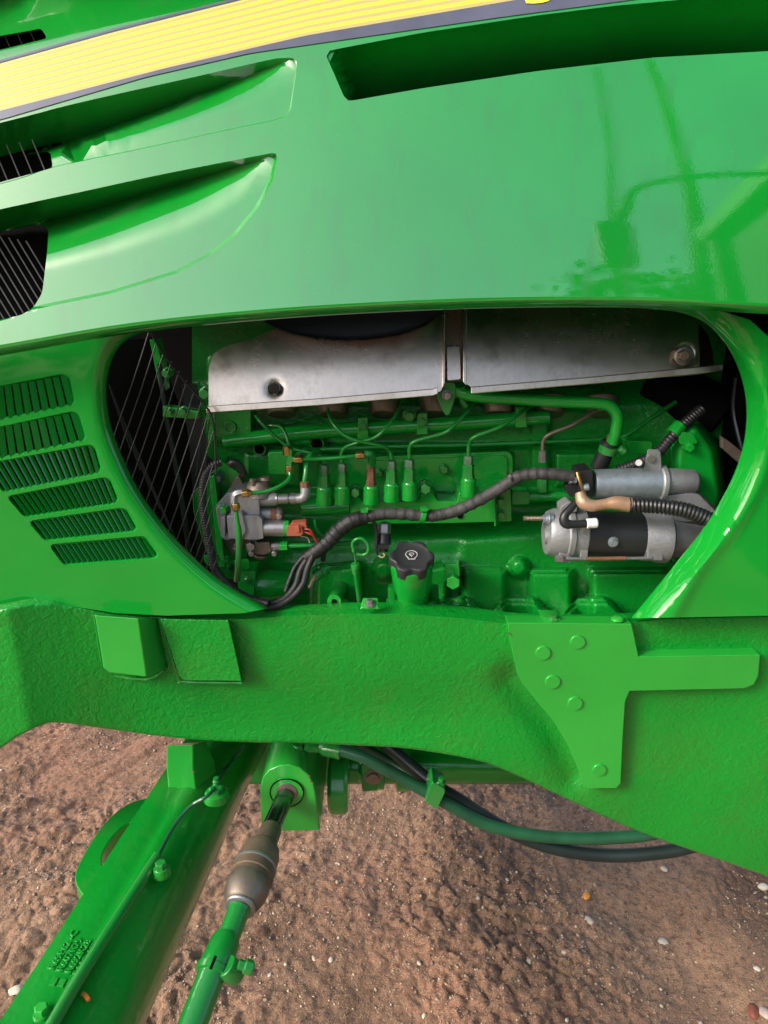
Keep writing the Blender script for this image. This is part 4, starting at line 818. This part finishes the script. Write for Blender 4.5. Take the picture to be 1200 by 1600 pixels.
mb = MB(); mb.plate(roundpoly([(799, 767), (829, 767), (829, 789), (799, 790)], 5), 1.24, .03); mb.build('block_pad', M['cast'], blk, bevel=.003)
MB().T([(820, 776, 1.25), (900, 775, 1.24)], 8, 14).build('breather_tube', M['cast'], TR)
# lower front casting lobe beside the conduit
mb = MB(); mb.P((382, 915, 1.20), (450, 915, 1.22), [(0, 14), (.15, 22), (.5, 26), (.75, 24), (1, 22)], 24); mb.plate(roundpoly([(372, 893), (400, 893), (396, 935), (372, 920)], 4), 1.17, .05); mb.build('timing_case', M['eng'], TR, bevel=.004)
MB().P((386, 909, 1.172), (386, 909, 1.160), [(0, 6), (.5, 6), (.51, 4.5), (1, 4)], 6).build('bolt', M['fitting'], TR, bevel=.0006)

# ---- front axle: tapered casting running out towards the camera
ax0 = np.array([-.315, 1.40, .655]); 
def axc(t): return np.array([W(322, 1190, 1.32)[0], 1.32, .640])*(1-t)+np.array([WZ(88, 1600, .640)[0], WZ(88, 1600, .640)[1], .640])*t
def sect(t, R):
    c = axc(t); d = axc(1)-axc(0); d /= np.linalg.norm(d); s = np.cross(d, [0, 0, 1]); s /= np.linalg.norm(s); s = -s if s[0] > 0 else s   # s to the left (front)
    out = []
    prof = [(1.0, -.45), (1.02, .70), (.98, .80), (.90, .835), (0, .84), (-.26, .835), (-.33, .81), (-.40, .835), (-.52, .83), (-.68, .76), (-.86, .60), (-1.0, .38), (-1.08, .1), (-1.06, -.3), (-.8, -.7), (-.4, -.95), (.2, -1.0), (.7, -.85)]
    wl = .07+.20*min(1.3, max(0, t))
    return [c+s*((x*wl if x > 0 else x)*R)+np.array([0, 0, 1])*(z*R) for x, z in prof], c, s, d
mb = MB(); ts = np.linspace(-.25, 1.45, 26); rg = []
for t in ts: rg.append(sect(t, .100+.015*max(0, .15-t))[0])
mb.loft(rg); ax = mb.build('front_axle', M['axle'], TR, ang=44)
_, c0, sL, dA = sect(0, .1); up = np.array([0, 0, 1.0])
def onaxle(px, py, z): return WZ(px, py, z)
# upright lug
mb = MB(); mb.prism(pxs([(261, 1164), (302, 1164), (302, 1199), (307, 1243), (264, 1246), (260, 1199)], 1.105), pxs([(264, 1164), (322, 1158), (336, 1190), (344, 1238), (268, 1240), (264, 1199)], 1.17)); mb.build('axle_stop', M['plate'], ax, bevel=.0025)
def bead(pts, r, par):
    Q = crom(np.array(pts), False, 8); rr = [r*(1+.22*sin(i*1.9)) for i in range(len(Q))]; MB().tube(Q, rr, 8).build('weld_bead', M['axle'], par)
bead([W(258, 1241, 1.10), W(285, 1246, 1.10), W(308, 1242, 1.103), W(330, 1238, 1.14), W(344, 1234, 1.17)], .005, ax)
bead([W(148, 960, 1.035), W(162, 1047, 1.066), W(171, 1054, 1.066), W(230, 1061, 1.066), W(256, 1047, 1.068)], .0028, rail)
bead([W(249, 968, 1.068), W(279, 1058, 1.066), W(288, 1065, 1.066), W(378, 1067, 1.066)], .0024, rail)
for cx_, cy_, cY in ((147, 962, 1.050), (150, 965, 1.045), (862, 963, 1.066), (795, 990, 1.056), (963, 965, 1.066), (302, 1205, 1.104), (483, 1212, 1.129), (487, 1222, 1.129)):
    c_ = W(cx_, cy_, cY); MB().tube([c_+np.array([-.003, 0, .001]), c_, c_+np.array([.003, -.0003, -.0015])], [.0006, .0016, .0005], 6).build('rust_chip', M['rust'], rail)
# flat ear with slot on the far side of the axle
ear = crom([(300, 1250), (262, 1242), (232, 1246), (196, 1258), (160, 1290), (128, 1340), (117, 1372), (128, 1396), (150, 1412), (200, 1420), (260, 1390), (310, 1320)], True, 4); eh = crom([(222, 1283), (196, 1288), (172, 1312), (159, 1338), (163, 1358), (185, 1345), (215, 1310)], True, 4)
pe = np.array([tuple(v) for v in ear]); ph = np.array([tuple(v) for v in eh])
vs, es, fs, *_ = delaunay_2d_cdt([Vector(p) for p in np.concatenate([pe, ph])], [(i, (i+1) % len(pe)) for i in range(len(pe))]+[(len(pe)+i, len(pe)+(i+1) % len(ph)) for i in range(len(ph))], [], 0, 1e-4)
V2 = np.array([tuple(v) for v in vs]); F = [f for f in fs if inside(V2[list(f)].mean(0)[None], pe)[0] and not inside(V2[list(f)].mean(0)[None], ph)[0]]
Vt = np.array([WZ(x, y, .60) for x, y in V2]); n = len(Vt); cnt_ = set()
for f in F:
    for i in range(3): cnt_.add((f[i], f[(i+1) % 3]))
bd = [(a, b) for a, b in cnt_ if (b, a) not in cnt_]
mb = MB(); mb.add(np.concatenate([Vt, Vt-np.array([0, 0, .030])]), [tuple(f) for f in F]+[tuple(i+n for i in f[::-1]) for f in F]+[(b, a, a+n, b+n) for a, b in bd]); mb.build('tow_ear', M['axle'], ax, bevel=.002)
# steel cable guard, cable, bolts, raised casting marks
zt = .640+.084
MB().tube(crom([WZ(246, 1338, zt+.006), WZ(190, 1425, zt+.010), WZ(120, 1535, zt+.010), WZ(60, 1640, zt+.010), WZ(0, 1750, zt+.010)], False, 6), .0085, 14).build('cable_tube', M['fitting'], ax)
MB().tube(crom([W(382, 1165, 1.25), W(355, 1197, 1.20), WZ(330, 1238, zt+.035), WZ(300, 1258, zt+.025), WZ(278, 1282, zt+.015), WZ(262, 1308, zt+.010), WZ(246, 1340, zt+.008)], False, 8), .0032, 8).build('sensor_cable', M['hose'], ax)
def vbolt(px, py, z, r, par, mat='fitting', wash=1.5):
    c = WZ(px, py, z); 
    MB().prof(c-up*.01, c+up*.004, [(0, r*wash*1.15), (.9, r*wash), (1, r*wash*.9)], 20).build('bolt_washer', M['axle'], par)
    MB().prof(c, c+up*.013, [(0, r), (.85, r), (1, r*.85)], 6).build('bolt', M[mat], par, bevel=.0008)
vbolt(338, 1240, zt+.016, .013, ax); vbolt(252, 1358, zt+.010, .009, ax, 'fitting', 1.3); vbolt(66, 1585, zt-.001, .009, ax, 'plate', 1.2)
MB().prof(WZ(338, 1226, zt+.028), WZ(338, 1226, zt+.028)+up*.014, [(0, .006), (.6, .006), (.7, .0045), (1, .0045)], 12).build('breather', M['fitting'], ax)
MB().tube(crom([WZ(128, 1552, zt), WZ(134, 1556, zt+.001), WZ(140, 1564, zt)], False, 4), [.0005]+[.003]*7+[.0005], 6).build('paint_chip', plain('orange_rust', (.5, .16, .02), .7), ax)
# raised casting numbers
def text(txt, px, py, px2, py2, z, size, parent):
    a = WZ(px, py, z); b = WZ(px2, py2, z); d = (b-a)/np.linalg.norm(b-a)
    cu = bpy.data.curves.new('t', 'FONT'); cu.body = txt; cu.size = size; cu.extrude = .0012; cu.bevel_depth = .0005; cu.resolution_u = 2
    ob = bpy.data.objects.new('t', cu); COL.objects.link(ob); dg = bpy.context.evaluated_depsgraph_get(); me = bpy.data.meshes.new_from_object(ob.evaluated_get(dg))
    bpy.data.objects.remove(ob)
    X = Vector(d); Z = Vector((0, 0, 1)); Yv = Z.cross(X)
    mm = Matrix((X, Yv, Z)).transposed().to_4x4(); mm.translation = Vector(a-np.array(parent['_c'])); me.materials.clear(); me.materials.append(M['axle'])
    o = bpy.data.objects.new('casting_number', me); COL.objects.link(o); o.parent = parent; o.matrix_local = mm; return o
for i, tx in enumerate(('R69P62 -C', 'R607R79', 'R692K28', 'RNO K7P6')):
    x = 84+i*13; y = 1516+i*3; text(tx, x, y, x+50, y-77, zt+.0002, .0138, ax)
for i in range(3):
    x = 76+i*13; y = 1540+i*1.4; q = [WZ(x, y, zt), WZ(x+9.5, y+1, zt), WZ(x+16, y-11, zt), WZ(x+6, y-12, zt)]
    MB().prism([p+up*.0015 for p in q], [p-up*.004 for p in q]).build('casting_mark', M['axle'], ax, bevel=.0004)
# ---- steering cylinder block and tie rod
arch = [(408, 1290), (406, 1232), (410, 1215), (420, 1203), (436, 1196), (452, 1195), (468, 1199), (482, 1210), (490, 1224), (493, 1240), (500, 1298), (445, 1299)]
fr = pxs(arch, 1.13); mb = MB(); mb.prism(fr, [q+np.array([.0, .20, 0]) for q in fr]); cb_ = mb.build('steering_cylinder', M['plate'], TR, bevel=.003)
MB().P((448, 1239, 1.1305), (448, 1239, 1.127), [(0, 26), (1, 25.5)], 30).build('cylinder_gland', M['plate'], cb_)
MB().P((448, 1239, 1.128), (448, 1239, 1.1255), [(0, 17), (1, 16.5)], 28).build('gland_seal', M['iron'], cb_)
kk = sc(W(448, 1239, 1.127)); MB().tube([W(448, 1239, 1.1268)+kk*26*np.array([cos(a), 0, sin(a)]) for a in np.linspace(0, 2*pi, 41)], .0011, 6).build('gland_groove', M['void'], cb_)
mb = MB(); c1 = fr[0]; 
MB().C((514, 1225, 1.27), (545, 1225, 1.27), 45, 45, 30).build('cylinder_end', M['plate'], cb_, bevel=.002)
MB().P((466, 1190, 1.19), (466, 1162, 1.19), [(0, 13), (.25, 13), (.27, 8), (.5, 8), (.52, 10), (.8, 10), (1, 8)], 12).build('port_fitting', M['fitting'], cb_)
MB().P((476, 1166, 1.19), (502, 1168, 1.19), [(0, 7), (.2, 9), (.8, 9), (1, 7)], 6).build('port_elbow', M['fitting'], cb_)
rodp = [(448, 1238, 1.135), (421, 1300, 1.03)]
MB().C(rodp[0], rodp[1], 14, 15, 24, ch=.02).build('piston_rod', M['chrome'], TR)
MB().P((424, 1295, 1.036), (413, 1320, .99), [(0, 15), (.1, 17.5), (1, 19)], 24).build('rod_collar', M['boot'], TR)
A_, B_ = W(413, 1318, .99), W(374, 1420, .865)
tr = MB().prof(A_, B_, [(0, .0185), (.02, .022), (.10, .029), (.20, .0325), (.38, .033)], 36).build('tie_rod', M['boot'], TR, ang=50)
def seg_(p): L0, L1 = p[0][0], p[-1][0]; return (A_+(B_-A_)*L0, A_+(B_-A_)*L1, [((t-L0)/(L1-L0), r) for t, r in p])
MB().prof(*seg_([(.37, .033), (.375, .0348), (.40, .0355), (.415, .0350), (.42, .0335)]), 36).build('joint_ring', M['steel'], tr, ang=50)
MB().prof(*seg_([(.41, .0335), (.54, .0345), (.55, .0325), (.60, .0330)]), 36).build('joint_sleeve', M['rustb'], tr, ang=50)
MB().prof(*seg_([(.595, .0325), (.66, .0340), (.78, .0335), (.92, .0265), (.965, .0205)]), 36).build('joint_bulb', M['bulb'], tr, ang=50)
MB().prof(*seg_([(.955, .021), (.965, .0235), (.985, .0235), (1.0, .0215)]), 30).build('joint_ring', M['steel'], tr, ang=50)
C_ = W(348, 1490, .80); E_ = W(255, 1720, .64)
MB().prof(B_, C_, [(0, .0175), (.1, .0165), (1, .0165)], 24).build('rod_neck', M['fitting'], tr)
MB().prof(W(356, 1462, .822), W(331, 1524, .772), [(0, .018), (.15, .0215), (.8, .0235), (.82, .0255), (.98, .0255), (1, .0225)], 26).build('rod_clamp', M['pipe'], tr)
MB().prof(W(338, 1505, .785), E_, [(0, .0195), (1, .0195)], 28).build('rod_tube', M['fitting'], tr)
MB().P((352, 1508, .775), (372, 1528, .775), [(0, 18), (.5, 19), (1, 14)], 20).build('clamp_ear', M['fitting'], tr, bevel=.002)
MB().P((372, 1506, .77), (396, 1514, .77), [(0, 8), (.4, 8), (.42, 11.5), (.9, 11.5), (1, 9)], 6).build('clamp_bolt', M['fitting'], tr, bevel=.001)
q0, q1 = W(337, 1494, .765), W(329, 1514, .750)
MB().tube([q0, q1], .0022, 6).build('tube_slot', M['void'], tr)
# ---- pivot, drive shaft and hoses behind the rail
MB().C((540, 1195, 1.42), (840, 1192, 1.42), 29, 29, 30).build('drive_shaft_tube', M['axle'], TR)
mb = MB(); mb.P((560, 1200, 1.36), (640, 1200, 1.36), [(0, 20), (.2, 32), (.5, 32), (.52, 24), (.7, 24), (.75, 35), (1, 35)], 26); uj = mb.build('universal_joint', M['eng'], TR)
MB().plate(roundpoly([(564, 1196), (584, 1196), (590, 1236), (566, 1238)], 3), 1.27, .05).build('joint_yoke', M['pipe'], uj, bevel=.003)
MB().P((583, 1218, 1.275), (583, 1218, 1.262), [(0, 14), (.5, 14), (.51, 9.5), (1, 9)], 20).build('joint_cap', M['iron'], uj)
mb = MB(); mb.box((-.02, 1.62, .60), (.40, .16, .16)); mb.build('axle_housing', M['axle'], TR, bevel=.02)
hs1 = MB().T([(530, 1171, 1.18), (565, 1182, 1.17), (600, 1200, 1.165), (650, 1228, 1.16), (700, 1256, 1.155), (760, 1288, 1.15), (820, 1303, 1.15), (880, 1309, 1.15), (950, 1309, 1.15), (1020, 1302, 1.15), (1080, 1280, 1.16), (1140, 1250, 1.17)], 9.8, 16).build('hydraulic_hose', M['hose'], TR)
MB().P((500, 1167, 1.19), (534, 1174, 1.18), [(0, 9), (.15, 12), (.2, 13), (.95, 13), (1, 10)], 12).build('hose_ferrule', M['fitting'], hs1)
hs2 = MB().T([(600, 1160, 1.24), (640, 1195, 1.21), (680, 1228, 1.18), (720, 1252, 1.175), (760, 1278, 1.17), (820, 1310, 1.165), (880, 1328, 1.16), (940, 1336, 1.155), (1000, 1335, 1.15), (1070, 1325, 1.15), (1140, 1300, 1.16), (1200, 1270, 1.17)], 10.5, 16).build('hydraulic_hose', M['hoseb'], TR)
MB().T([(560, 1160, 1.25), (610, 1190, 1.24), (640, 1210, 1.22), (680, 1235, 1.20), (720, 1258, 1.19)], 6, 12).build('hydraulic_hose', M['hose'], TR)
mb = MB(); mb.plate(roundpoly([(664, 1252), (672, 1228), (676, 1222), (694, 1232), (696, 1238), (684, 1264), (680, 1264)], 2), 1.137, .045); cl = mb.build('hose_clamp', M['fitting'], TR, bevel=.002)
MB().P((688, 1226, 1.15), (690, 1215, 1.15), [(0, 8), (.4, 8), (.42, 5), (1, 4.5)], 8).build('bolt', M['fitting'], cl)

# ------------------------------------------------------------------ ground
def axis_pts(c0, c1, st, far):
    a = list(np.arange(c0, c1+1e-6, st)); d = st; x = a[-1]
    while x < far: d *= 1.35; x += d; a.append(x)
    d = st; x = a[0]; b = []
    while x > -far: d *= 1.35; x -= d; b.append(x)
    return np.array(b[::-1]+a)
gx = axis_pts(-1.3, 1.15, .0048, 400); gy = axis_pts(.95, 2.75, .0048, 400)
def gh(x, y):
    q = Vector((x*.75+y*.25, y*1.7-x*1.3, 3)); L = min(1, max(0, (-.15-x)/.25))
    a = noise.fractal(Vector((x*2.6, y*2.6, 0)), 1, 2, 3)*.022
    r = noise.turbulence(q*4.2, 4, False, amplitude_scale=.55, frequency_scale=2.1)
    w = max(0., noise.noise(Vector((x*2.0, y*2.0, 9)))+.25)
    wv = Vector((x+.02*noise.noise(Vector((x*14, y*14, 7))), y+.02*noise.noise(Vector((x*14, y*14, 17))), 0))
    d = noise.voronoi(wv*26)[0]; e = noise.voronoi(wv*9)[0]
    clod = min(.35, d[1]-d[0])*.024*min(1, w*1.6+.15) + min(.30, e[1]-e[0])*.030*min(1, w*1.3)
    c = noise.fractal(Vector((x*30, y*30, 2)), .8, 2.1, 4)*.0075
    m = noise.noise(Vector((x*1.5, y*1.5, 20)))
    rut = .014*sin(x*17+2.2*noise.noise(Vector((x*2, y*2, 30)))+y*3)*max(0, noise.noise(Vector((x*1.2, y*1.2, 50)))+.25)
    return a+r*.024*(L+.22*(1-L))+clod+c*(.34+1.7*max(0, m+.25))+rut-.02
Z = np.zeros((len(gy), len(gx)))
for j, y in enumerate(gy):
    for i, x in enumerate(gx):
        if -1.6 < x < 1.5 and .5 < y < 3.2: Z[j, i] = gh(x, y)
X, Yg = np.meshgrid(gx, gy); nx, ny = len(gx), len(gy)
idx = np.arange(nx*ny).reshape(ny, nx); fq = np.stack([idx[:-1, :-1], idx[:-1, 1:], idx[1:, 1:], idx[1:, :-1]], -1).reshape(-1, 4)
me = bpy.data.meshes.new('ground'); me.vertices.add(nx*ny); me.vertices.foreach_set('co', np.stack([X, Yg, Z], -1).astype(np.float32).ravel())
me.loops.add(fq.size); me.loops.foreach_set('vertex_index', fq.ravel()); me.polygons.add(len(fq)); me.polygons.foreach_set('loop_start', np.arange(0, fq.size, 4)); me.update(); me.validate(); me.shade_smooth()
m, nt, b = NT('damp_brown_earth')
n1 = tex(nt, scale=2.2, det=6, rough=.6); c = mixc(nt, ramp(nt, n1.outputs[0], [(.35, 0.), (.62, 1.)]), (.185, .096, .055), (.40, .235, .142))
n2 = tex(nt, scale=1.1, det=5, rough=.6, vec=None, sx=(1, 1, 1)); c = mixc(nt, ramp(nt, n2.outputs[0], [(.48, 0.), (.62, .65)]), c, (.34, .150, .085))
n3 = tex(nt, scale=70, det=6, rough=.7); c = mixc(nt, ramp(nt, n3.outputs[0], [(.36, .75), (.50, 0.)]), c, (.055, .034, .024))  # dark noise paints crevice shade into the earth colour
n4 = tex(nt, 'Vor', scale=190); c = mixc(nt, ramp(nt, n4.outputs[0], [(.13, .8), (.30, 0.)]), c, (.46, .38, .28))
n5 = tex(nt, scale=260, det=3, rough=.7); c = mixc(nt, ramp(nt, n5.outputs[0], [(.58, 0.), (.70, .6)]), c, (.44, .34, .25))
nt.links.new(c, b.inputs['Base Color']); b.inputs['Roughness'].default_value = .82
nm = bump(nt, tex(nt, scale=55, det=9, rough=.68).outputs[0], .9, .012); nm = bump(nt, n5.outputs[0], .8, .003, nm); nt.links.new(nm, b.inputs['Normal'])
me.materials.append(m); go = bpy.data.objects.new('ground', me); COL.objects.link(go); go['kind'] = 'structure'
# gravel
def stone_mesh(seed):
    bm = bmesh.new(); bmesh.ops.create_icosphere(bm, subdivisions=1, radius=1); rnd = random.Random(seed)
    for v in bm.verts: v.co *= 1+rnd.uniform(-.22, .22)
    V = np.array([tuple(v.co) for v in bm.verts]); F = np.array([[v.index for v in f.verts] for f in bm.faces]); bm.free(); return V, F
proto = [stone_mesh(i) for i in range(6)]
def zat(x, y): return gh(x, y)
def stone_mat(name, lo, hi):
    m, nt, b = NT(name); at = nt.nodes.new('ShaderNodeAttribute'); at.attribute_name = 'tone'; 
    c = mixc(nt, at.outputs['Fac'], lo, hi); n = tex(nt, scale=120, det=4); c = mixc(nt, ramp(nt, n.outputs[0], [(.45, 0.), (.7, .4)]), c, (.26, .17, .11))
    nt.links.new(c, b.inputs['Base Color']); b.inputs['Roughness'].default_value = .92; b.inputs['Specular IOR Level'].default_value = .2; return m
mst = stone_mat('pale_stone', (.15, .095, .065), (.54, .45, .34))
AV = []; AF = []; TONE = []; o = 0; rs = np.random.RandomState(11); k_ = 0
while k_ < 15000:
    x = rs.uniform(-1.3, 1.2); y = rs.uniform(1.0, 2.8)
    if noise.noise(Vector((x*3.2, y*3.2, 40)))+.35 < rs.rand()*.7: continue
    s = .0011+.0021*rs.rand()**2+(.0035*rs.rand() if rs.rand() < .05 else 0)
    V, F = proto[rs.randint(6)]; th = rs.rand()*6.28; R = np.array([[cos(th), -sin(th), 0], [sin(th), cos(th), 0], [0, 0, 1]])
    v = (V*np.array([s*rs.uniform(.8, 1.5), s, s*.75]))@R.T+np.array([x, y, zat(x, y)+s*.25]); AV.append(v); AF.append(F+o); o += len(v); t = rs.rand(); TONE.append(np.full(len(v), 0.15+.6*t if rs.rand() < .75 else 1.)); k_ += 1
def np_mesh(name, V, F, mat):
    me = bpy.data.meshes.new(name); me.vertices.add(len(V)); me.vertices.foreach_set('co', V.astype(np.float32).ravel()); me.loops.add(F.size); me.loops.foreach_set('vertex_index', F.astype(np.int32).ravel())
    me.polygons.add(len(F)); me.polygons.foreach_set('loop_start', np.arange(0, F.size, F.shape[1])); me.update(); me.validate(); me.materials.append(mat); return me
me = np_mesh('gravel', np.concatenate(AV), np.concatenate(AF), mst); at = me.attributes.new('tone', 'FLOAT', 'POINT'); at.data.foreach_set('value', np.concatenate(TONE).astype(np.float32)); me.shade_smooth()
gv = bpy.data.objects.new('gravel', me); COL.objects.link(gv); gv['kind'] = 'stuff'; gv['label'] = 'pale fine gravel pressed into the brown earth'; gv['category'] = 'gravel'
# larger stones, one by one
big = [(917, 1399, 9, 1, 'small orange stone lying on the earth below the black hose', (.62, .27, .05)), (921, 1439, 9, 2, 'long white pebble lying below the orange stone', (.50, .45, .36)),
       (1037, 1472, 9, 0, 'round white pebble on the earth right of the tyre mark', (.48, .43, .36)), (1193, 1386, 9, 3, 'flat cream stone at the edge of the frame rail shadow', (.66, .60, .48)),
       (1178, 1582, 14, 4, 'dark red brown stone at the bottom right corner', (.20, .06, .035)), (1198, 1585, 13, 2, 'pinkish grey stone beside the dark red stone', (.42, .33, .29)),
       (828, 1503, 8, 5, 'pale pebble in the middle of the gravel patch', (.56, .50, .42)), (747, 1403, 6, 1, None, (.46, .40, .32)), (1183, 1514, 8, 0, None, (.60, .54, .46)), (733, 1565, 6, 3, None, (.46, .40, .32)),
       (490, 1498, 8, 2, 'tan pebble nearest to the tie rod clamp', (.55, .46, .33)), (517, 1500, 7, 4, None, (.62, .56, .46)), (422, 1523, 6, 1, None, (.46, .40, .32)), (48, 1208, 9, 0, 'yellowish stone on the mud at the far left', (.55, .46, .28)), (25, 1548, 12, 3, 'cream stone beside the front axle at the left edge', (.62, .55, .42)),
       (1038, 1358, 8, 5, None, (.48, .43, .36)), (655, 1505, 6, 2, None, (.46, .40, .32)), (882, 1488, 6, 0, None, (.58, .5, .4)), (1095, 1600, 7, 1, None, (.46, .40, .32)), (663, 1588, 7, 4, None, (.6, .56, .46))]
for (px, py, r, sd, lab, col) in big:
    P0 = WZ(px, py, 0); z = zat(P0[0], P0[1]); P0 = WZ(px, py, z); s = r*sc(P0)*(.62 if r < 9 else .8); bm = bmesh.new(); bmesh.ops.create_icosphere(bm, subdivisions=2, radius=1)
    for v in bm.verts:
        q = v.co.copy(); v.co *= 1+.22*noise.noise(q*1.3+Vector((sd*7, 0, 0)))+.08*noise.noise(q*3+Vector((sd, 5, 0))); v.co.x *= 1.25*s; v.co.y *= .9*s; v.co.z *= .65*s
    bmesh.ops.rotate(bm, verts=bm.verts, matrix=Matrix.Rotation(sd*1.1, 3, 'Z')); me = bpy.data.meshes.new('pebble'); bm.to_mesh(me); bm.free(); me.shade_smooth()
    me.materials.append(plain('stone', col, .65, b1=.5, bs=300, var=.25, scale=40)); o_ = bpy.data.objects.new('stone' if r > 8 else 'pebble', me); COL.objects.link(o_); o_.location = (P0[0], P0[1], z+s*.05)
    o_['category'] = 'stone' if r > 8 else 'pebble'; o_['label'] = lab or 'small pale pebble loose on the gravelly brown earth'
    o_['group'] = 'larger stones on the ground' if lab else 'small pale pebbles on the ground'

# ------------------------------------------------------------------ what stands behind the camera and mirrors in the paint
# trees, poles and a parked machine, all behind the camera: they show as reflections in the glossy hood and panels
def leaf_mat(name, col):
    m, nt, b = NT(name); n = tex(nt, scale=1.3, det=3); nt.links.new(mixc(nt, n.outputs[0], tuple(x*.6 for x in col), tuple(x*1.4 for x in col)), b.inputs['Base Color']); b.inputs['Roughness'].default_value = .6; return m
ML = leaf_mat('tree_leaves', (.035, .075, .018)); MBk = plain('tree_bark', (.09, .06, .04), .9)
def tree(x, y, h, w, label, seed):
    t = bpy.data.objects.new('broadleaf_tree', None); COL.objects.link(t); t.location = (x, y, 0); t['_c'] = [x, y, 0]; t['label'] = label; t['category'] = 'tree'; t['group'] = 'trees mirrored in the hood paint'
    r = np.random.RandomState(seed); mb = MB(); mb.tube(crom([(x, y, -.1), (x+.05, y, h*.3), (x-.1, y+.1, h*.6), (x, y, h*.85)], False, 4), np.linspace(.16, .04, 13), 8); mb.build('trunk', MBk, t)
    lobes = np.c_[r.normal(0, w*.42, 26)+x, r.normal(0, w*.35, 26)+y, h*(.25+.7*r.rand(26)**.8)]; n = 2600; c = lobes[r.randint(0, 26, n)]+r.normal(0, w*.16, (n, 3)); c[:, 2] = np.clip(c[:, 2], .2, h)
    u = r.normal(size=(n, 3)); u /= np.linalg.norm(u, axis=1)[:, None]; v = np.cross(u, r.normal(size=(n, 3))); v /= np.linalg.norm(v, axis=1)[:, None]; s = (.10+.12*r.rand(n))[:, None]
    V = np.stack([c-u*s, c+v*s*.6, c+u*s, c-v*s*.6], 1).reshape(-1, 3)-np.array([x, y, 0]); F = np.arange(4*n).reshape(n, 4); o = bpy.data.objects.new('crown', np_mesh('crown', V, F, ML)); COL.objects.link(o); o.parent = t
for i, (x, y, h, w, l) in enumerate([(3.9, -9.0, 6.6, 2.2, 'tallest tree, mirrored low in the right end of the hood'), (7.5, -12, 3.6, 3.0, 'broad added tree that darkens the rear panel reflection'), (-1.0, -13, 3.3, 3.0, 'low added tree that darkens the reflection at the middle of the hood edge'),
        (-5.0, -12, 3.5, 3.2, 'added tree that darkens the front panel reflection right of the louvres'), (-9.5, -12, 4.4, 3.4, 'added tree that darkens the front panel reflection over the louvres'), (2.2, -14, 3.5, 2.8, 'small added tree behind the tallest mirrored tree'), (-14.5, -13, 4.5, 3.6, 'leftmost added tree that darkens the front panel reflection')]): tree(x, y, h, w, l, i)  # all but the tallest are added to darken reflections in the paint
MP = plain('weathered_pole_wood', (.07, .055, .045), .8); MK = plain('dark_machine_paint', (.02, .022, .022), .4)
for px, py, h, r, lab in ((2.75, -8.0, 15.5, .055, 'thin leaning pole mirrored in the right half of the hood'), (4.0, -8.2, 16.5, .13, 'thick pole mirrored beside the round mirror in the hood')):
    mb = MB(); mb.tube(crom([(px-.45, py, -.2), (px-.05, py, h*.4), (px+.35, py, h*.7), (px+.8, py, h)], False, 6), np.linspace(r*1.2, r*.8, 19), 12)
    o = mb.build('utility_pole', MP); o['label'] = lab; o['category'] = 'pole'
v = bpy.data.objects.new('harvester', None); COL.objects.link(v); v.location = (3.2, -2.6, 0); v['_c'] = [3.2, -2.6, 0]; v['label'] = 'tall parked harvester with cab and mirror arm, mirrored at the right end of the hood'; v['category'] = 'harvester'
MG = paint('harvester_green', cior=1.5)
MB().box((3.9, -3.0, 1.5), (1.7, 1.4, .55)).build('body', MG, v, bevel=.05); MB().box((3.1, -2.3, 3.1), (.95, .75, 1.05)).build('cab_glass', plain('tinted_glass', (.01, .013, .013), .08), v, bevel=.06); MB().box((3.1, -2.3, 4.27), (1.08, .90, .13)).build('cab_roof', MG, v, bevel=.05)
for x in (2.12, 4.08):
    for y in (-1.52, -3.08): MB().box((x, y, 3.1), (.05, .05, 1.05)).build('cab_post', MK, v, bevel=.01)
for y in (-2.2, -4.2):
    for x in (2.5, 5.2): MB().prof((x-.22, y, .8), (x+.22, y, .8), [(0, .62), (.1, .78), (.9, .78), (1, .62)], 28).build('wheel', MK, v, bevel=.01)
MB().tube(crom([(2.10, -1.52, 3.98), (1.55, -1.5, 3.92), (1.17, -1.5, 3.77), (1.06, -1.5, 3.48), (1.02, -1.5, 3.36)], False, 6), .028, 10).build('mirror_arm', MK, v)
MB().box((.99, -1.5, 3.14), (.085, .04, .24)).build('mirror', MK, v, bevel=.04)
for o in bpy.data.objects:
    if '_c' in o: del o['_c']
